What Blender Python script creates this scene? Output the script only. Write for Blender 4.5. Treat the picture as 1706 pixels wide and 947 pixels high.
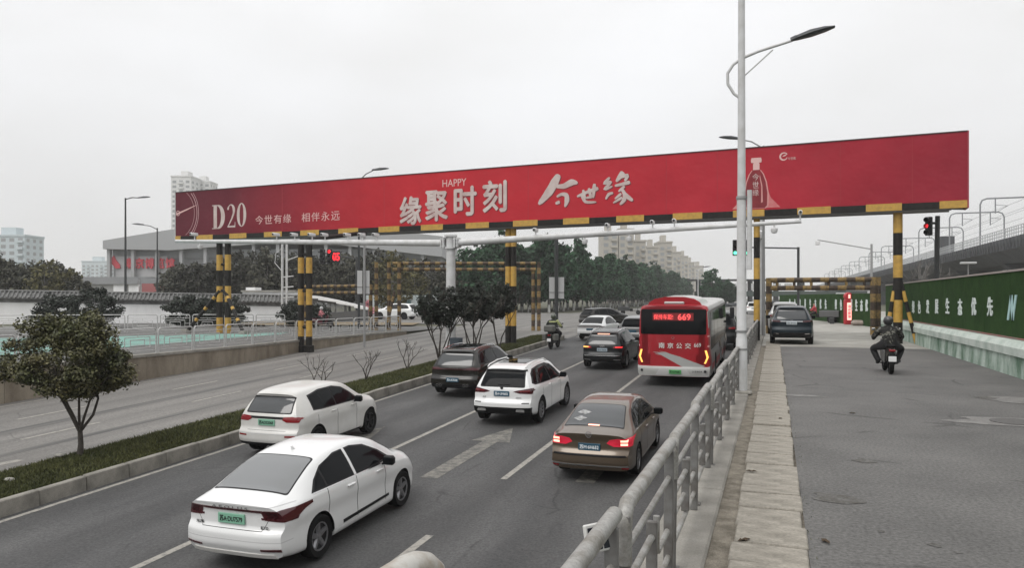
import bpy, bmesh, math, random
import numpy as np
from mathutils import Vector, Matrix
R = math.radians
scene = bpy.context.scene
col = scene.collection
for o in list(bpy.data.objects): bpy.data.objects.remove(o)
random.seed(7); rng = np.random.default_rng(7)

# ------------------------------------------------------------------ camera
H = 2.1                       # eye height above the side road, metres
FPX, CX, HOR = 1250.0, 853.0, 497.0      # focal length, centre and horizon of the 1706 px photograph
YAW = R(19.23)
cd = bpy.data.cameras.new('camera'); cam = bpy.data.objects.new('camera', cd); col.objects.link(cam)
cd.sensor_width = 36; cd.lens = 36*FPX/1706; cd.shift_y = (HOR-473.5)/1706
cd.clip_start = .05; cd.clip_end = 6000
cam.location = (0, 0, H); cam.rotation_euler = (R(90), 0, YAW)
scene.camera = cam
# ------------------------------------------------------------------ overcast sky and soft sun
SUN_EL, SUN_AZ = R(52), R(205)          # azimuth clockwise from +y: behind the camera
world = bpy.data.worlds.new('World'); scene.world = world; world.use_nodes = True
nt = world.node_tree; nt.nodes.clear()
sky = nt.nodes.new('ShaderNodeTexSky'); sky.sky_type = 'NISHITA'; sky.sun_disc = False
sky.sun_elevation = SUN_EL; sky.sun_rotation = SUN_AZ; sky.dust_density = 4; sky.air_density = 1.2
hs = nt.nodes.new('ShaderNodeHueSaturation'); hs.inputs['Saturation'].default_value = .12
tc = nt.nodes.new('ShaderNodeTexCoord'); mp = nt.nodes.new('ShaderNodeMapping'); mp.inputs['Scale'].default_value = (1, 1, 2.5)
nz = nt.nodes.new('ShaderNodeTexNoise'); nz.inputs['Scale'].default_value = 1.8; nz.inputs['Detail'].default_value = 4
cr = nt.nodes.new('ShaderNodeValToRGB')                 # even cloud deck
cr.color_ramp.elements[0].position = .3; cr.color_ramp.elements[0].color = (6.75, 6.72, 6.66, 1)
cr.color_ramp.elements[1].position = .7; cr.color_ramp.elements[1].color = (8.15, 8.22, 8.4, 1)
mx = nt.nodes.new('ShaderNodeMix'); mx.data_type = 'RGBA'; mx.inputs['Factor'].default_value = .93
bg = nt.nodes.new('ShaderNodeBackground'); bg.inputs['Strength'].default_value = .1
wo = nt.nodes.new('ShaderNodeOutputWorld')
L = nt.links.new
L(sky.outputs[0], hs.inputs['Color']); L(tc.outputs['Generated'], mp.inputs[0]); L(mp.outputs[0], nz.inputs['Vector']); L(nz.outputs['Fac'], cr.inputs[0])
sp = nt.nodes.new('ShaderNodeSeparateXYZ'); L(tc.outputs['Generated'], sp.inputs[0])       # an overcast sky grows brighter towards the zenith
gr = nt.nodes.new('ShaderNodeMapRange'); gr.inputs[1].default_value = 0; gr.inputs[2].default_value = 1; gr.inputs[3].default_value = 1; gr.inputs[4].default_value = 1.95; L(sp.outputs['Z'], gr.inputs[0])
sv_ = nt.nodes.new('ShaderNodeVectorMath'); sv_.operation = 'SCALE'; L(cr.outputs[0], sv_.inputs[0]); L(gr.outputs[0], sv_.inputs['Scale'])
L(hs.outputs[0], mx.inputs['A']); L(sv_.outputs[0], mx.inputs['B']); L(mx.outputs['Result'], bg.inputs['Color']); L(bg.outputs[0], wo.inputs[0])
sd = bpy.data.lights.new('sun', 'SUN'); sd.energy = 1.5; sd.angle = R(35); sd.color = (1, .97, .93)
sun = bpy.data.objects.new('sun', sd); col.objects.link(sun)
sv = Vector((math.sin(SUN_AZ)*math.cos(SUN_EL), math.cos(SUN_AZ)*math.cos(SUN_EL), math.sin(SUN_EL)))
sun.rotation_euler = sv.to_track_quat('Z', 'Y').to_euler()
vs = scene.view_settings; vs.view_transform = 'Standard'; vs.look = 'None'; vs.exposure = 0.0; vs.gamma = 1
scene.cycles.use_denoising = True; scene.cycles.max_bounces = 5; scene.cycles.volume_bounces = 2
scene.cycles.diffuse_bounces = 3; scene.cycles.glossy_bounces = 3; scene.cycles.transparent_max_bounces = 6
try: scene.cycles.volume_step_rate = 8
except Exception: pass

# ------------------------------------------------------------------ photograph geometry helpers
SY, CY = math.sin(YAW), math.cos(YAW)
def ray(px, py=HOR):
    u = (px-CX)/FPX; v = (HOR-py)/FPX
    return Vector((-SY+u*CY, CY+u*SY, v))
def at(px, py, z):                    # point at height z
    r = ray(px, py); d = (z-H)/r.z
    return Vector((0, 0, H))+r*d
def deep(px, py, d): return Vector((0, 0, H))+ray(px, py)*d
def on_y(px, py, y): r = ray(px, py); return Vector((0, 0, H))+r*(y/r.y)
def on_x(px, py, x): r = ray(px, py); return Vector((0, 0, H))+r*(x/r.x)
FLAT = -.105
def zr(y):                            # the carriageway climbs out of an underpass, then is level
    a = -1.68+.031*(y-9.135); return (a+FLAT-math.sqrt((a-FLAT)**2+.0225))/2
def zl(y): return -.28          # footway on the far left
def onroad(px, py):
    z = -.8
    for _ in range(12): p = at(px, py, z); z = zr(p.y)
    return p

# ------------------------------------------------------------------ materials
MATS = {}
def mat(name, c, rough=.6, metal=0, var=0, scale=8, c2=None, bump=0, coat=0, emit=0, spec=.5, stretch=None, ramp=(.35, .65), fine=0, fscale=120, island=0, objrand=0):
    if name in MATS: return MATS[name]
    m = bpy.data.materials.new(name); m.use_nodes = True; n = m.node_tree; b = n.nodes['Principled BSDF']
    b.inputs['Base Color'].default_value = (*c, 1); b.inputs['Roughness'].default_value = rough; b.inputs['Metallic'].default_value = metal
    b.inputs['Specular IOR Level'].default_value = spec
    if coat: b.inputs['Coat Weight'].default_value = coat; b.inputs['Coat Roughness'].default_value = .06
    if emit: b.inputs['Emission Color'].default_value = (*c, 1); b.inputs['Emission Strength'].default_value = emit
    if c2 is None and var: c2 = tuple(max(0, x*(1-var)) for x in c)
    cur = None
    if c2 is not None or bump or fine:
        t = n.nodes.new('ShaderNodeTexCoord'); mpn = n.nodes.new('ShaderNodeMapping'); n.links.new(t.outputs['Object'], mpn.inputs[0])
        if stretch: mpn.inputs['Scale'].default_value = stretch
        z = n.nodes.new('ShaderNodeTexNoise'); z.inputs['Scale'].default_value = scale; z.inputs['Detail'].default_value = 6; z.inputs['Roughness'].default_value = .62
        n.links.new(mpn.outputs[0], z.inputs['Vector'])
    if c2 is not None:
        r = n.nodes.new('ShaderNodeValToRGB'); r.color_ramp.elements[0].position, r.color_ramp.elements[1].position = ramp
        r.color_ramp.elements[0].color = (*c2, 1); r.color_ramp.elements[1].color = (*c, 1)
        n.links.new(z.outputs['Fac'], r.inputs[0]); cur = r.outputs[0]
    if fine:
        z2 = n.nodes.new('ShaderNodeTexNoise'); z2.inputs['Scale'].default_value = fscale; z2.inputs['Detail'].default_value = 3
        n.links.new(t.outputs['Object'], z2.inputs['Vector'])
        mr = n.nodes.new('ShaderNodeMapRange'); z2.inputs['Roughness'].default_value = .75; z2.inputs['Detail'].default_value = 5; mr.inputs[1].default_value = .32; mr.inputs[2].default_value = .68; mr.inputs[3].default_value = 1-fine; mr.inputs[4].default_value = 1+fine
        n.links.new(z2.outputs['Fac'], mr.inputs[0])
        mm = n.nodes.new('ShaderNodeVectorMath'); mm.operation = 'SCALE'
        if cur: n.links.new(cur, mm.inputs[0])
        else: mm.inputs[0].default_value = c
        n.links.new(mr.outputs[0], mm.inputs['Scale']); cur = mm.outputs[0]
    if island:
        g = n.nodes.new('ShaderNodeNewGeometry'); mr = n.nodes.new('ShaderNodeMapRange'); mr.inputs[3].default_value = 1-island; mr.inputs[4].default_value = 1+island
        n.links.new(g.outputs['Random Per Island'], mr.inputs[0])
        mm = n.nodes.new('ShaderNodeVectorMath'); mm.operation = 'SCALE'
        if cur: n.links.new(cur, mm.inputs[0])
        else: mm.inputs[0].default_value = c
        n.links.new(mr.outputs[0], mm.inputs['Scale']); cur = mm.outputs[0]
    if objrand:
        g = n.nodes.new('ShaderNodeObjectInfo'); mr = n.nodes.new('ShaderNodeMapRange'); mr.inputs[3].default_value = 1-objrand; mr.inputs[4].default_value = 1+objrand; n.links.new(g.outputs['Random'], mr.inputs[0])
        mm = n.nodes.new('ShaderNodeVectorMath'); mm.operation = 'SCALE'; n.links.new(cur, mm.inputs[0]); n.links.new(mr.outputs[0], mm.inputs['Scale']); cur = mm.outputs[0]
    if cur: n.links.new(cur, b.inputs['Base Color'])
    if bump:
        bp = n.nodes.new('ShaderNodeBump'); bp.inputs['Strength'].default_value = bump; bp.inputs['Distance'].default_value = .02
        n.links.new((z2 if fine else z).outputs['Fac'], bp.inputs['Height']); n.links.new(bp.outputs[0], b.inputs['Normal'])
    MATS[name] = m; return m

# ------------------------------------------------------------------ mesh helpers
class MB:
    def __init__(s): s.v = []; s.f = []; s.m = []
    def add(s, vs, fs, mi=0):
        b = len(s.v); s.v += [tuple(p) for p in vs]; s.f += [tuple(b+i for i in f) for f in fs]; s.m += [mi]*len(fs); return s
    def box(s, x0, y0, z0, x1, y1, z1, mi=0):
        return s.add([(x0,y0,z0),(x1,y0,z0),(x1,y1,z0),(x0,y1,z0),(x0,y0,z1),(x1,y0,z1),(x1,y1,z1),(x0,y1,z1)],
                     [(0,3,2,1),(4,5,6,7),(0,1,5,4),(1,2,6,5),(2,3,7,6),(3,0,4,7)], mi)
    def cbox(s, c, d, mi=0): return s.box(c[0]-d[0]/2, c[1]-d[1]/2, c[2]-d[2]/2, c[0]+d[0]/2, c[1]+d[1]/2, c[2]+d[2]/2, mi)
    def bbox(s, x0, y0, z0, x1, y1, z1, b=.02, mi=0):       # box with chamfered edges
        lo, hi = (x0,y0,z0), (x1,y1,z1); vs = []; idx = {}
        for sx in (0,1):
            for sy in (0,1):
                for sz in (0,1):
                    c = [(lo,hi)[q][k] for k, q in enumerate((sx,sy,sz))]; g = [1,-1]
                    for k in range(3):
                        p = list(c)
                        for j in range(3):
                            if j != k: p[j] += g[(sx,sy,sz)[j]]*b
                        idx[(sx,sy,sz,k)] = len(vs); vs.append(p)
        fs = []
        for k in range(3):
            a, c = [(1,2),(2,0),(0,1)][k]
            for q in (0,1):
                def key(i, j):
                    t = [0,0,0]; t[k] = q; t[a] = i; t[c] = j; return idx[(*t, k)]
                f = [key(0,0), key(1,0), key(1,1), key(0,1)]; fs.append(f if q else f[::-1])
        for k in range(3):
            a, c = [(1,2),(2,0),(0,1)][k]
            for i in (0,1):
                for j in (0,1):
                    t0 = [0,0,0]; t0[a] = i; t0[c] = j; t1 = list(t0); t1[k] = 1
                    fs.append([idx[(*t0,a)], idx[(*t1,a)], idx[(*t1,c)], idx[(*t0,c)]])
        for sx in (0,1):
            for sy in (0,1):
                for sz in (0,1): fs.append([idx[(sx,sy,sz,k)] for k in range(3)])
        return s.add(vs, fs, mi)
    def tube(s, pts, r, n=10, caps=True, mi=0, mis=None):
        pts = [Vector(p) for p in pts]; rs = r if isinstance(r, (list, tuple)) else [r]*len(pts)
        vs = []; ref = None
        for i, p in enumerate(pts):
            t = (pts[min(i+1, len(pts)-1)]-pts[max(i-1, 0)])
            if t.length < 1e-9: t = Vector((0,0,1))
            t.normalize()
            if ref is None: ref = Vector((1,0,0)) if abs(t.x) < .9 else Vector((0,1,0))
            a = (ref-t*ref.dot(t)).normalized(); ref = a; b = t.cross(a)
            vs += [p+(a*math.cos(q)+b*math.sin(q))*rs[i] for q in [2*math.pi*k/n for k in range(n)]]
        for i in range(len(pts)-1):
            s_m = mis[i] if mis else mi
            if i == 0: b0 = len(s.v); s.v += [tuple(q) for q in vs]
            for k in range(n):
                s.f.append((b0+i*n+k, b0+i*n+(k+1)%n, b0+(i+1)*n+(k+1)%n, b0+(i+1)*n+k)); s.m.append(s_m)
        if caps:
            s.f.append(tuple(b0+k for k in range(n))[::-1]); s.m.append(mis[0] if mis else mi)
            s.f.append(tuple(b0+(len(pts)-1)*n+k for k in range(n))); s.m.append(mis[-1] if mis else mi)
        return s
    def lathe(s, prof, c=(0,0,0), axis='z', n=24, mi=0, closed=False):       # prof: (radius, height)
        vs = []
        for r, h in prof:
            for k in range(n):
                q = 2*math.pi*k/n; a, b = r*math.cos(q), r*math.sin(q)
                p = {'z': (a,b,h), 'x': (h,a,b), 'y': (b,h,a)}[axis]
                vs.append((p[0]+c[0], p[1]+c[1], p[2]+c[2]))
        m = len(prof); fs = []
        for i in range(m if closed else m-1):
            j = (i+1) % m
            for k in range(n): fs.append((i*n+k, i*n+(k+1)%n, j*n+(k+1)%n, j*n+k))
        if not closed:
            fs.append(tuple(range(n))[::-1]); fs.append(tuple((m-1)*n+k for k in range(n)))
        return s.add(vs, fs, mi)
    def prism(s, poly, fn, a, b, mi=0):            # poly of 2-D points, fn(p, t) -> 3-D, from t=a to t=b
        n = len(poly)
        return s.add([fn(p, a) for p in poly]+[fn(p, b) for p in poly],
                     [tuple(range(n))[::-1], tuple(range(n, 2*n))]+[(i, (i+1)%n, n+(i+1)%n, n+i) for i in range(n)], mi)
    def mesh(s, name, mats, smooth=None):
        me = bpy.data.meshes.new(name); me.from_pydata(s.v, [], s.f)
        for m in (mats if isinstance(mats, (list, tuple)) else [mats]): me.materials.append(m)
        if any(s.m): me.polygons.foreach_set('material_index', s.m)
        bm = bmesh.new(); bm.from_mesh(me); bmesh.ops.recalc_face_normals(bm, faces=bm.faces); bm.to_mesh(me); bm.free()
        if smooth:
            me.polygons.foreach_set('use_smooth', [True]*len(me.polygons)); me.set_sharp_from_angle(angle=R(smooth))
        me.update(); return me
    def obj(s, name, mats, parent=None, smooth=None, **k): return link(name, s.mesh(name, mats, smooth), parent, **k)
def link(name, me, parent=None, loc=None, rz=None, **k):
    o = bpy.data.objects.new(name, me); col.objects.link(o)
    if parent is not None: o.parent = parent
    if loc is not None: o.location = loc
    if rz is not None: o.rotation_euler[2] = rz
    for a, b in k.items(): o[{'cat': 'category'}.get(a, a)] = b
    return o
def thing(name, label, cat, loc=(0,0,0), rz=0, group=None):
    o = bpy.data.objects.new(name, None); col.objects.link(o); o.location = loc; o.rotation_euler[2] = rz; o.empty_display_size = .2
    o['label'] = label; o['category'] = cat
    if group: o['group'] = group
    return o
def copy_tree(o, parent=None):
    c = o.copy(); col.objects.link(c); c.parent = parent
    for ch in list(o.children): copy_tree(ch, c)
    return c
def frame(o, x, up):                     # matrix: columns x, up, normal at o
    x = Vector(x).normalized(); up = Vector(up).normalized(); n = x.cross(up).normalized()
    return Matrix(((x.x, up.x, n.x, o[0]), (x.y, up.y, n.y, o[1]), (x.z, up.z, n.z, o[2]), (0,0,0,1)))
FC = {}
def glyphs(t, bold=0, extrude=.01, shear=0, res=3):
    key = (t, bold, extrude, shear, res)
    if key not in FC:
        c = bpy.data.curves.new('t', 'FONT'); c.body = t; c.offset = bold; c.extrude = extrude; c.shear = shear; c.resolution_u = res
        o = bpy.data.objects.new('t', c); col.objects.link(o); bpy.context.view_layer.update()
        me = bpy.data.meshes.new_from_object(o.evaluated_get(bpy.context.evaluated_depsgraph_get()))
        v = np.empty(len(me.vertices)*3); me.vertices.foreach_get('co', v)
        FC[key] = (v.reshape(-1, 3), [tuple(p.vertices) for p in me.polygons])
        bpy.data.objects.remove(o); bpy.data.curves.remove(c); bpy.data.meshes.remove(me)
    return FC[key]
def text(name, t, M, w, h, m, parent=None, bold=.01, depth=.006, shear=0, spread=None, **k):
    """lettering filling w x h, centred on M's origin; spread gives each glyph its own cell"""
    mb = MB()
    if spread:
        cells = [(ch, (i+.5)/len(t)*w-w/2) for i, ch in enumerate(t) if ch != ' ']; gw = w/len(t)*spread
    else: cells = [(t, 0)]; gw = w
    for ch, cx in cells:
        v, f = glyphs(ch, 0, .01, shear)
        if not len(v): continue
        lo, hi = v.min(0), v.max(0); q = (v-(lo+hi)/2)/np.maximum(hi-lo, 1e-6)
        hh = h
        q = q*np.array([gw*(1-2*bold), hh*(1-2*bold), depth])+np.array([cx, 0, depth*.5]); bo = bold*h
        for i, (dx, dy) in enumerate([(0, 0)] if bold <= 0 else [(0, 0), (-bo, 0), (bo, 0), (0, bo), (0, -bo)]):      # thicken the strokes
            mb.add([M @ Vector((p[0]+dx, p[1]+dy, p[2]+i*.04*depth)) for p in q], f)
    return mb.obj(name, m, parent, **k)
def copyset(src, parent=None, loc=None, rz=None, **k):
    o = copy_tree(src, parent)
    if loc is not None: o.location = loc
    if rz is not None: o.rotation_euler[2] = rz
    for a, b in k.items(): o[{'cat': 'category'}.get(a, a)] = b
    return o
# ------------------------------------------------------------------ vehicle builder
def pch(pts):
    x = np.array([p[0] for p in pts], float); y = np.array([p[1] for p in pts], float)
    h = np.diff(x); d = np.diff(y)/h; m = np.zeros(len(x)); m[0], m[-1] = d[0], d[-1]
    for i in range(1, len(x)-1):
        if d[i-1]*d[i] > 0:
            w1, w2 = 2*h[i]+h[i-1], h[i]+2*h[i-1]; m[i] = (w1+w2)/(w1/d[i-1]+w2/d[i])
    def f(q):
        q = np.clip(np.asarray(q, float), x[0], x[-1]); i = np.clip(np.searchsorted(x, q)-1, 0, len(x)-2)
        t = (q-x[i])/h[i]; t2, t3 = t*t, t*t*t
        return (2*t3-3*t2+1)*y[i]+(t3-2*t2+t)*h[i]*m[i]+(-2*t3+3*t2)*y[i+1]+(t3-t2)*h[i]*m[i+1]
    return f
def bspline_basis(n, ts):
    k = np.concatenate([[0]*3, np.linspace(0, 1, n-2), [1]*3]); B = np.zeros((len(ts), n+3))
    for i in range(n+2): B[:, i] = ((ts >= k[i]) & (ts < k[i+1])) if k[i+1] < 1 else ((ts >= k[i]) & (ts <= k[i+1]) & (k[i+1] > k[i]))
    for p in range(1, 4):
        for i in range(n+3-p):
            a = (ts-k[i])/(k[i+p]-k[i])*B[:, i] if k[i+p] > k[i] else 0
            b = (k[i+p+1]-ts)/(k[i+p+1]-k[i+1])*B[:, i+1] if i+p+1 < len(k) and k[i+p+1] > k[i+1] else 0
            B[:, i] = a+b
    return B[:, :n]
TS = np.linspace(0, 1, 160); BAS = bspline_basis(14, TS)
RUB = mat('rubber', (.009, .009, .0095), .8, spec=.2); TRIM = mat('black_trim', (.008, .008, .009), .45, spec=.25)
GLASS = mat('car_glass', (.03, .033, .035), .06, spec=.6, coat=.3)
DGLASS = mat('tinted_glass', (.006, .007, .008), .05, spec=.08)
CHROME = mat('chrome', (.7, .7, .7), .18, 1); ALLOY = mat('alloy', (.30, .30, .31), .35, .7, .3, 20); DALLOY = mat('dark_alloy', (.03, .03, .032), .4, .6)
REDL = mat('tail_lens', (.22, .006, .01), .12, coat=.6); DREDL = mat('dark_tail_lens', (.055, .003, .006), .1, coat=.6)
LIT = mat('lit_brake_lamp', (1, .42, .3), .3, emit=2.2); LITR = mat('lit_red_lamp', (1, .05, .05), .3, emit=1.1); AMB = mat('lit_amber_lamp', (1, .55, .12), .3, emit=1.0)
PGREEN = mat('plate_green', (.20, .42, .30), .4); PBLUE = mat('plate_blue', (.02, .075, .12), .4); PWHITE = mat('plate_white', (.7, .7, .7), .4)
INK = mat('ink_black', (.01, .012, .012), .5); WINK = mat('ink_white', (.75, .78, .8), .5)
HEADL = mat('head_lamp', (.6, .62, .65), .08, coat=1)
SEAM = mat('panel_gap', (.015, .015, .015), .7)

def rpoly(pts, r=.04, n=3):
    out = []; N = len(pts)
    for i in range(N):
        p = Vector((*pts[i], 0)); a = Vector((*pts[i-1], 0))-p; b = Vector((*pts[(i+1) % N], 0))-p
        q = min(r, a.length*.45, b.length*.45); s, e = p+a.normalized()*q, p+b.normalized()*q
        for k in range(n+1):
            t = k/n; w = s*(1-t)**2+p*2*t*(1-t)+e*t*t; out.append((w.x, w.y))
    return out
class Body:
    """lofted body shell; x to the right, y forward from the rear bumper, z up from the ground"""
    def __init__(s, T, sl=1, sw=1, sh=1, res=1.0, flush=False):
        s.k = (sw, sl, sh)
        sc = lambda pts, a, b: pch([(p*a, q*b) for p, q in pts])
        s.L = T['L']*sl; zt = sc(T['top'], sl, sh); zk = sc(T['belt'], sl, sh); hw = sc(T['hw'], sl, sw); wr = sc(T['wr'], sl, sw); zb = sc(T['bot'], sl, sh)
        xr = sc(T['rear'], sh, sl); xf = sc(T['front'], sh, sl); Lr, Lf = T.get('Lr', 1.2)*sl, T.get('Lf', .9)*sl
        pr, pf = T.get('pr', .1)*sl, T.get('pf', .3)*sl; cre = T.get('crease', .012); rr = T.get('rr', .055); cw = T.get('tuck', .1)
        s.wh = [w*sl for w in T['wheels']]; s.r = T['r']*(sh*.5+sl*.5); ra = s.r*T.get('arch', 1.16)
        s.zt, s.hw, s.zk, s.wr = zt, hw, zk, wr
        ys = list(np.linspace(0, s.L, int(58*res)))
        for c in s.wh:
            ys = [y for y in ys if abs(y-c) > ra+.03]+[c+ra*math.cos(math.pi*k/18) for k in range(19)]+[c-ra-.006, c+ra+.006, c-ra-.03, c+ra+.03]
        ys = sorted(ys); Ms, Mt = int(16*res)+2, int(18*res)+2; secs = []
        for y in ys:
            w, b, k, t, u = float(hw(y)), float(zb(y)), float(zk(y)), float(zt(y)), float(wr(y)); h = k-b
            C = np.array([(w-cw, b), (w-.03, b+.012), (w-.012, b+.16*h), (w-.006-cre*.3, b+.34*h), (w-cre, b+.55*h), (w, b+.74*h), (w-.008, b+.84*h), (w-.03, k-.01*h), (w-.04, k+.005),
                          (.5*(w-.04)+.5*u+.02, .5*k+.5*(t-rr)), (u+.012, t-rr*1.15), (u-.045, t-.006-rr*.18), (.55*u, t), (0, t)])
            P = BAS @ C; ib = int(np.argmax(P[:, 1] >= k)) or 80
            z0 = b
            for c in s.wh:
                if abs(y-c) < ra: z0 = max(b, s.r+math.sqrt(max(0, ra*ra-(y-c)**2)))
            i0 = int(np.argmax(P[:, 1] >= z0-1e-6)); i0 = min(i0, ib-3)
            def res_(Q, m):
                d = np.concatenate([[0], np.cumsum(np.hypot(*np.diff(Q, axis=0).T))]); q = np.linspace(0, d[-1], m)
                return np.stack([np.interp(q, d, Q[:, 0]), np.interp(q, d, Q[:, 1])], 1)
            low = P[i0:ib+1].copy()
            if z0 > b: low[0, 1] = z0
            A = res_(low, Ms); Bq = res_(P[ib:], Mt)[1:]
            und = np.array([(0, A[0, 1]), (A[0, 0]*.5, A[0, 1]), (max(A[0, 0]-.1, .1), A[0, 1])])
            S = np.concatenate([und, A, Bq]); S[-1, 0] = 0; secs.append(S)
        S = np.array(secs); Y = np.array(ys); N = S.shape[1]
        fr = np.clip(1-Y/Lr, 0, 1)**2; ff = np.clip(1-(s.L-Y)/Lf, 0, 1)**2
        def warp(X, Z, Yv, a, b, w): return Yv+a*(xr(Z)+pr*np.abs(X/w)**4)-b*(xf(Z)+pf*np.abs(X/w)**2.4)
        wv = np.maximum(np.array([float(hw(y)) for y in ys]), .3)[:, None]
        YY = warp(S[..., 0], S[..., 1], Y[:, None], fr[:, None], ff[:, None], wv)
        V = []; F = []; M = []
        n = len(ys); gid = lambda i, j, sd: (i*N+j)*2+sd
        for i in range(n):
            for j in range(N): V += [(S[i, j, 0], YY[i, j], S[i, j, 1]), (-S[i, j, 0], YY[i, j], S[i, j, 1])]
        for i in range(n-1):
            for j in range(N-1):
                m = 1 if j < 3 else 0
                F += [(gid(i,j,0), gid(i,j+1,0), gid(i+1,j+1,0), gid(i+1,j,0)), (gid(i,j,1), gid(i+1,j,1), gid(i+1,j+1,1), gid(i,j+1,1))]; M += [m, m]
        for e, (fa, fb) in ((0, (1, 0)), (n-1, (0, 1))):
            K = int(9*res)+1; rows = []
            for j in range(2, N):
                x, z = S[e, j]; row = []
                for q in range(-K, K+1):
                    if abs(q) == K: row.append(gid(e, j, 0 if q > 0 else 1))
                    else:
                        X = x*q/K; row.append(len(V)); V.append((X, float(warp(np.array(X), np.array(z), Y[e], fa, fb, wv[e, 0])), z))
                rows.append(row)
            for a, b in zip(rows[:-1], rows[1:]):
                for q in range(2*K):
                    f = (a[q], a[q+1], b[q+1], b[q]); F.append(f if e == 0 else f[::-1]); M.append(0)
        me = bpy.data.meshes.new('body'); me.from_pydata([tuple(map(float, v)) for v in V], [], F); me.polygons.foreach_set('material_index', M)
        bm = bmesh.new(); bm.from_mesh(me); bmesh.ops.remove_doubles(bm, verts=bm.verts, dist=4e-4); bmesh.ops.recalc_face_normals(bm, faces=bm.faces); bm.to_mesh(me); bm.free()
        me.polygons.foreach_set('use_smooth', [True]*len(me.polygons)); me.set_sharp_from_angle(angle=R(38))
        s.me = me; nv = len(me.vertices); co = np.empty(nv*3); me.vertices.foreach_get('co', co); s.co = co.reshape(-1, 3)
        s.fv = [tuple(p.vertices) for p in me.polygons]; no = np.empty(len(s.fv)*3); me.polygons.foreach_get('normal', no); s.no = no.reshape(-1, 3)
        mi_ = np.empty(len(s.fv), dtype=np.int32); me.polygons.foreach_get('material_index', mi_); s.low = mi_ == 1
        s.fmin = np.array([s.co[list(f)].min(0) for f in s.fv]); s.fmax = np.array([s.co[list(f)].max(0) for f in s.fv])
        s.top_at = lambda y: float(zt(y))
    def patch(s, name, view, poly, m, parent, off=.003, nmin=.12, skirt=.012, scale=True, **k):
        """piece of the shell inside a convex outline seen from R(ear), F(ront), T(op), S(ide right), Z(ide left)"""
        ax = {'R': (0, 2), 'F': (0, 2), 'T': (0, 1), 'S': (1, 2), 'Z': (1, 2)}[view]; d, sg = {'R': (1, -1), 'F': (1, 1), 'T': (2, 1), 'S': (0, 1), 'Z': (0, -1)}[view]
        P = np.array(poly, float)
        if scale: P = P*np.array([s.k[ax[0]], s.k[ax[1]]])
        a = sum(P[i-1][0]*P[i][1]-P[i][0]*P[i-1][1] for i in range(len(P)))
        if a < 0: P = P[::-1]
        lo, hi = P.min(0), P.max(0)
        ok = (s.no[:, d]*sg > nmin) & (s.fmax[:, ax[0]] >= lo[0]) & (s.fmin[:, ax[0]] <= hi[0]) & (s.fmax[:, ax[1]] >= lo[1]) & (s.fmin[:, ax[1]] <= hi[1])
        ok &= ~s.low
        if view == 'R': ok &= s.fmin[:, 1] < .9*s.k[1]
        if view == 'F': ok &= s.fmax[:, 1] > s.L-1.0*s.k[1]
        bm = bmesh.new(); vm = {}
        for i in np.nonzero(ok)[0]:
            f = []
            for q in s.fv[i]:
                if q not in vm: vm[q] = bm.verts.new(s.co[q])
                f.append(vm[q])
            try: bm.faces.new(f)
            except ValueError: pass
        for i in range(len(P)):
            p, q = P[i-1], P[i]; e = q-p
            if np.hypot(*e) < 1e-6: continue
            c = [0, 0, 0]; nn = [0, 0, 0]; c[ax[0]], c[ax[1]] = p; nn[ax[0]], nn[ax[1]] = e[1], -e[0]
            bmesh.ops.bisect_plane(bm, geom=bm.verts[:]+bm.edges[:]+bm.faces[:], dist=1e-6, plane_co=c, plane_no=nn, clear_outer=True)
        bm.normal_update(); vn = {v: v.normal.copy() for v in bm.verts}
        be = [e for e in bm.edges if len(e.link_faces) == 1]
        for v in bm.verts: v.co += vn[v]*off
        if be and skirt:
            r = bmesh.ops.extrude_edge_only(bm, edges=be)
            near = {tuple(round(c, 6) for c in v.co): vn[v] for v in vn}
            for v in r['geom']:
                if isinstance(v, bmesh.types.BMVert): v.co -= near.get(tuple(round(c, 6) for c in v.co), Vector((0, 0, 1)))*(off+skirt)
        bmesh.ops.recalc_face_normals(bm, faces=bm.faces)
        me = bpy.data.meshes.new(name); bm.to_mesh(me); bm.free(); me.materials.append(m)
        if len(me.polygons):
            me.polygons.foreach_set('use_smooth', [True]*len(me.polygons)); me.set_sharp_from_angle(angle=R(40))
            if s.no[ok].size:
                g = np.mean([tuple(p.normal) for p in me.polygons if p.area > 0], 0)
                if g[d]*sg < 0: me.flip_normals()
        return link(name, me, parent, **k)
    def rear_y(s, x, z):          # where the rear face is
        c = (s.fmin+s.fmax)/2; ok = s.no[:, 1] < -.3; q = c[ok]; i = np.argmin((q[:, 0]-x)**2+(q[:, 2]-z)**2); return float(q[i, 1])
    def side_x(s, y, z):
        c = (s.fmin+s.fmax)/2; ok = s.no[:, 0] > .3; q = c[ok]; i = np.argmin((q[:, 1]-y)**2+(q[:, 2]-z)**2); return float(s.fmax[ok][i, 0])
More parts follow.
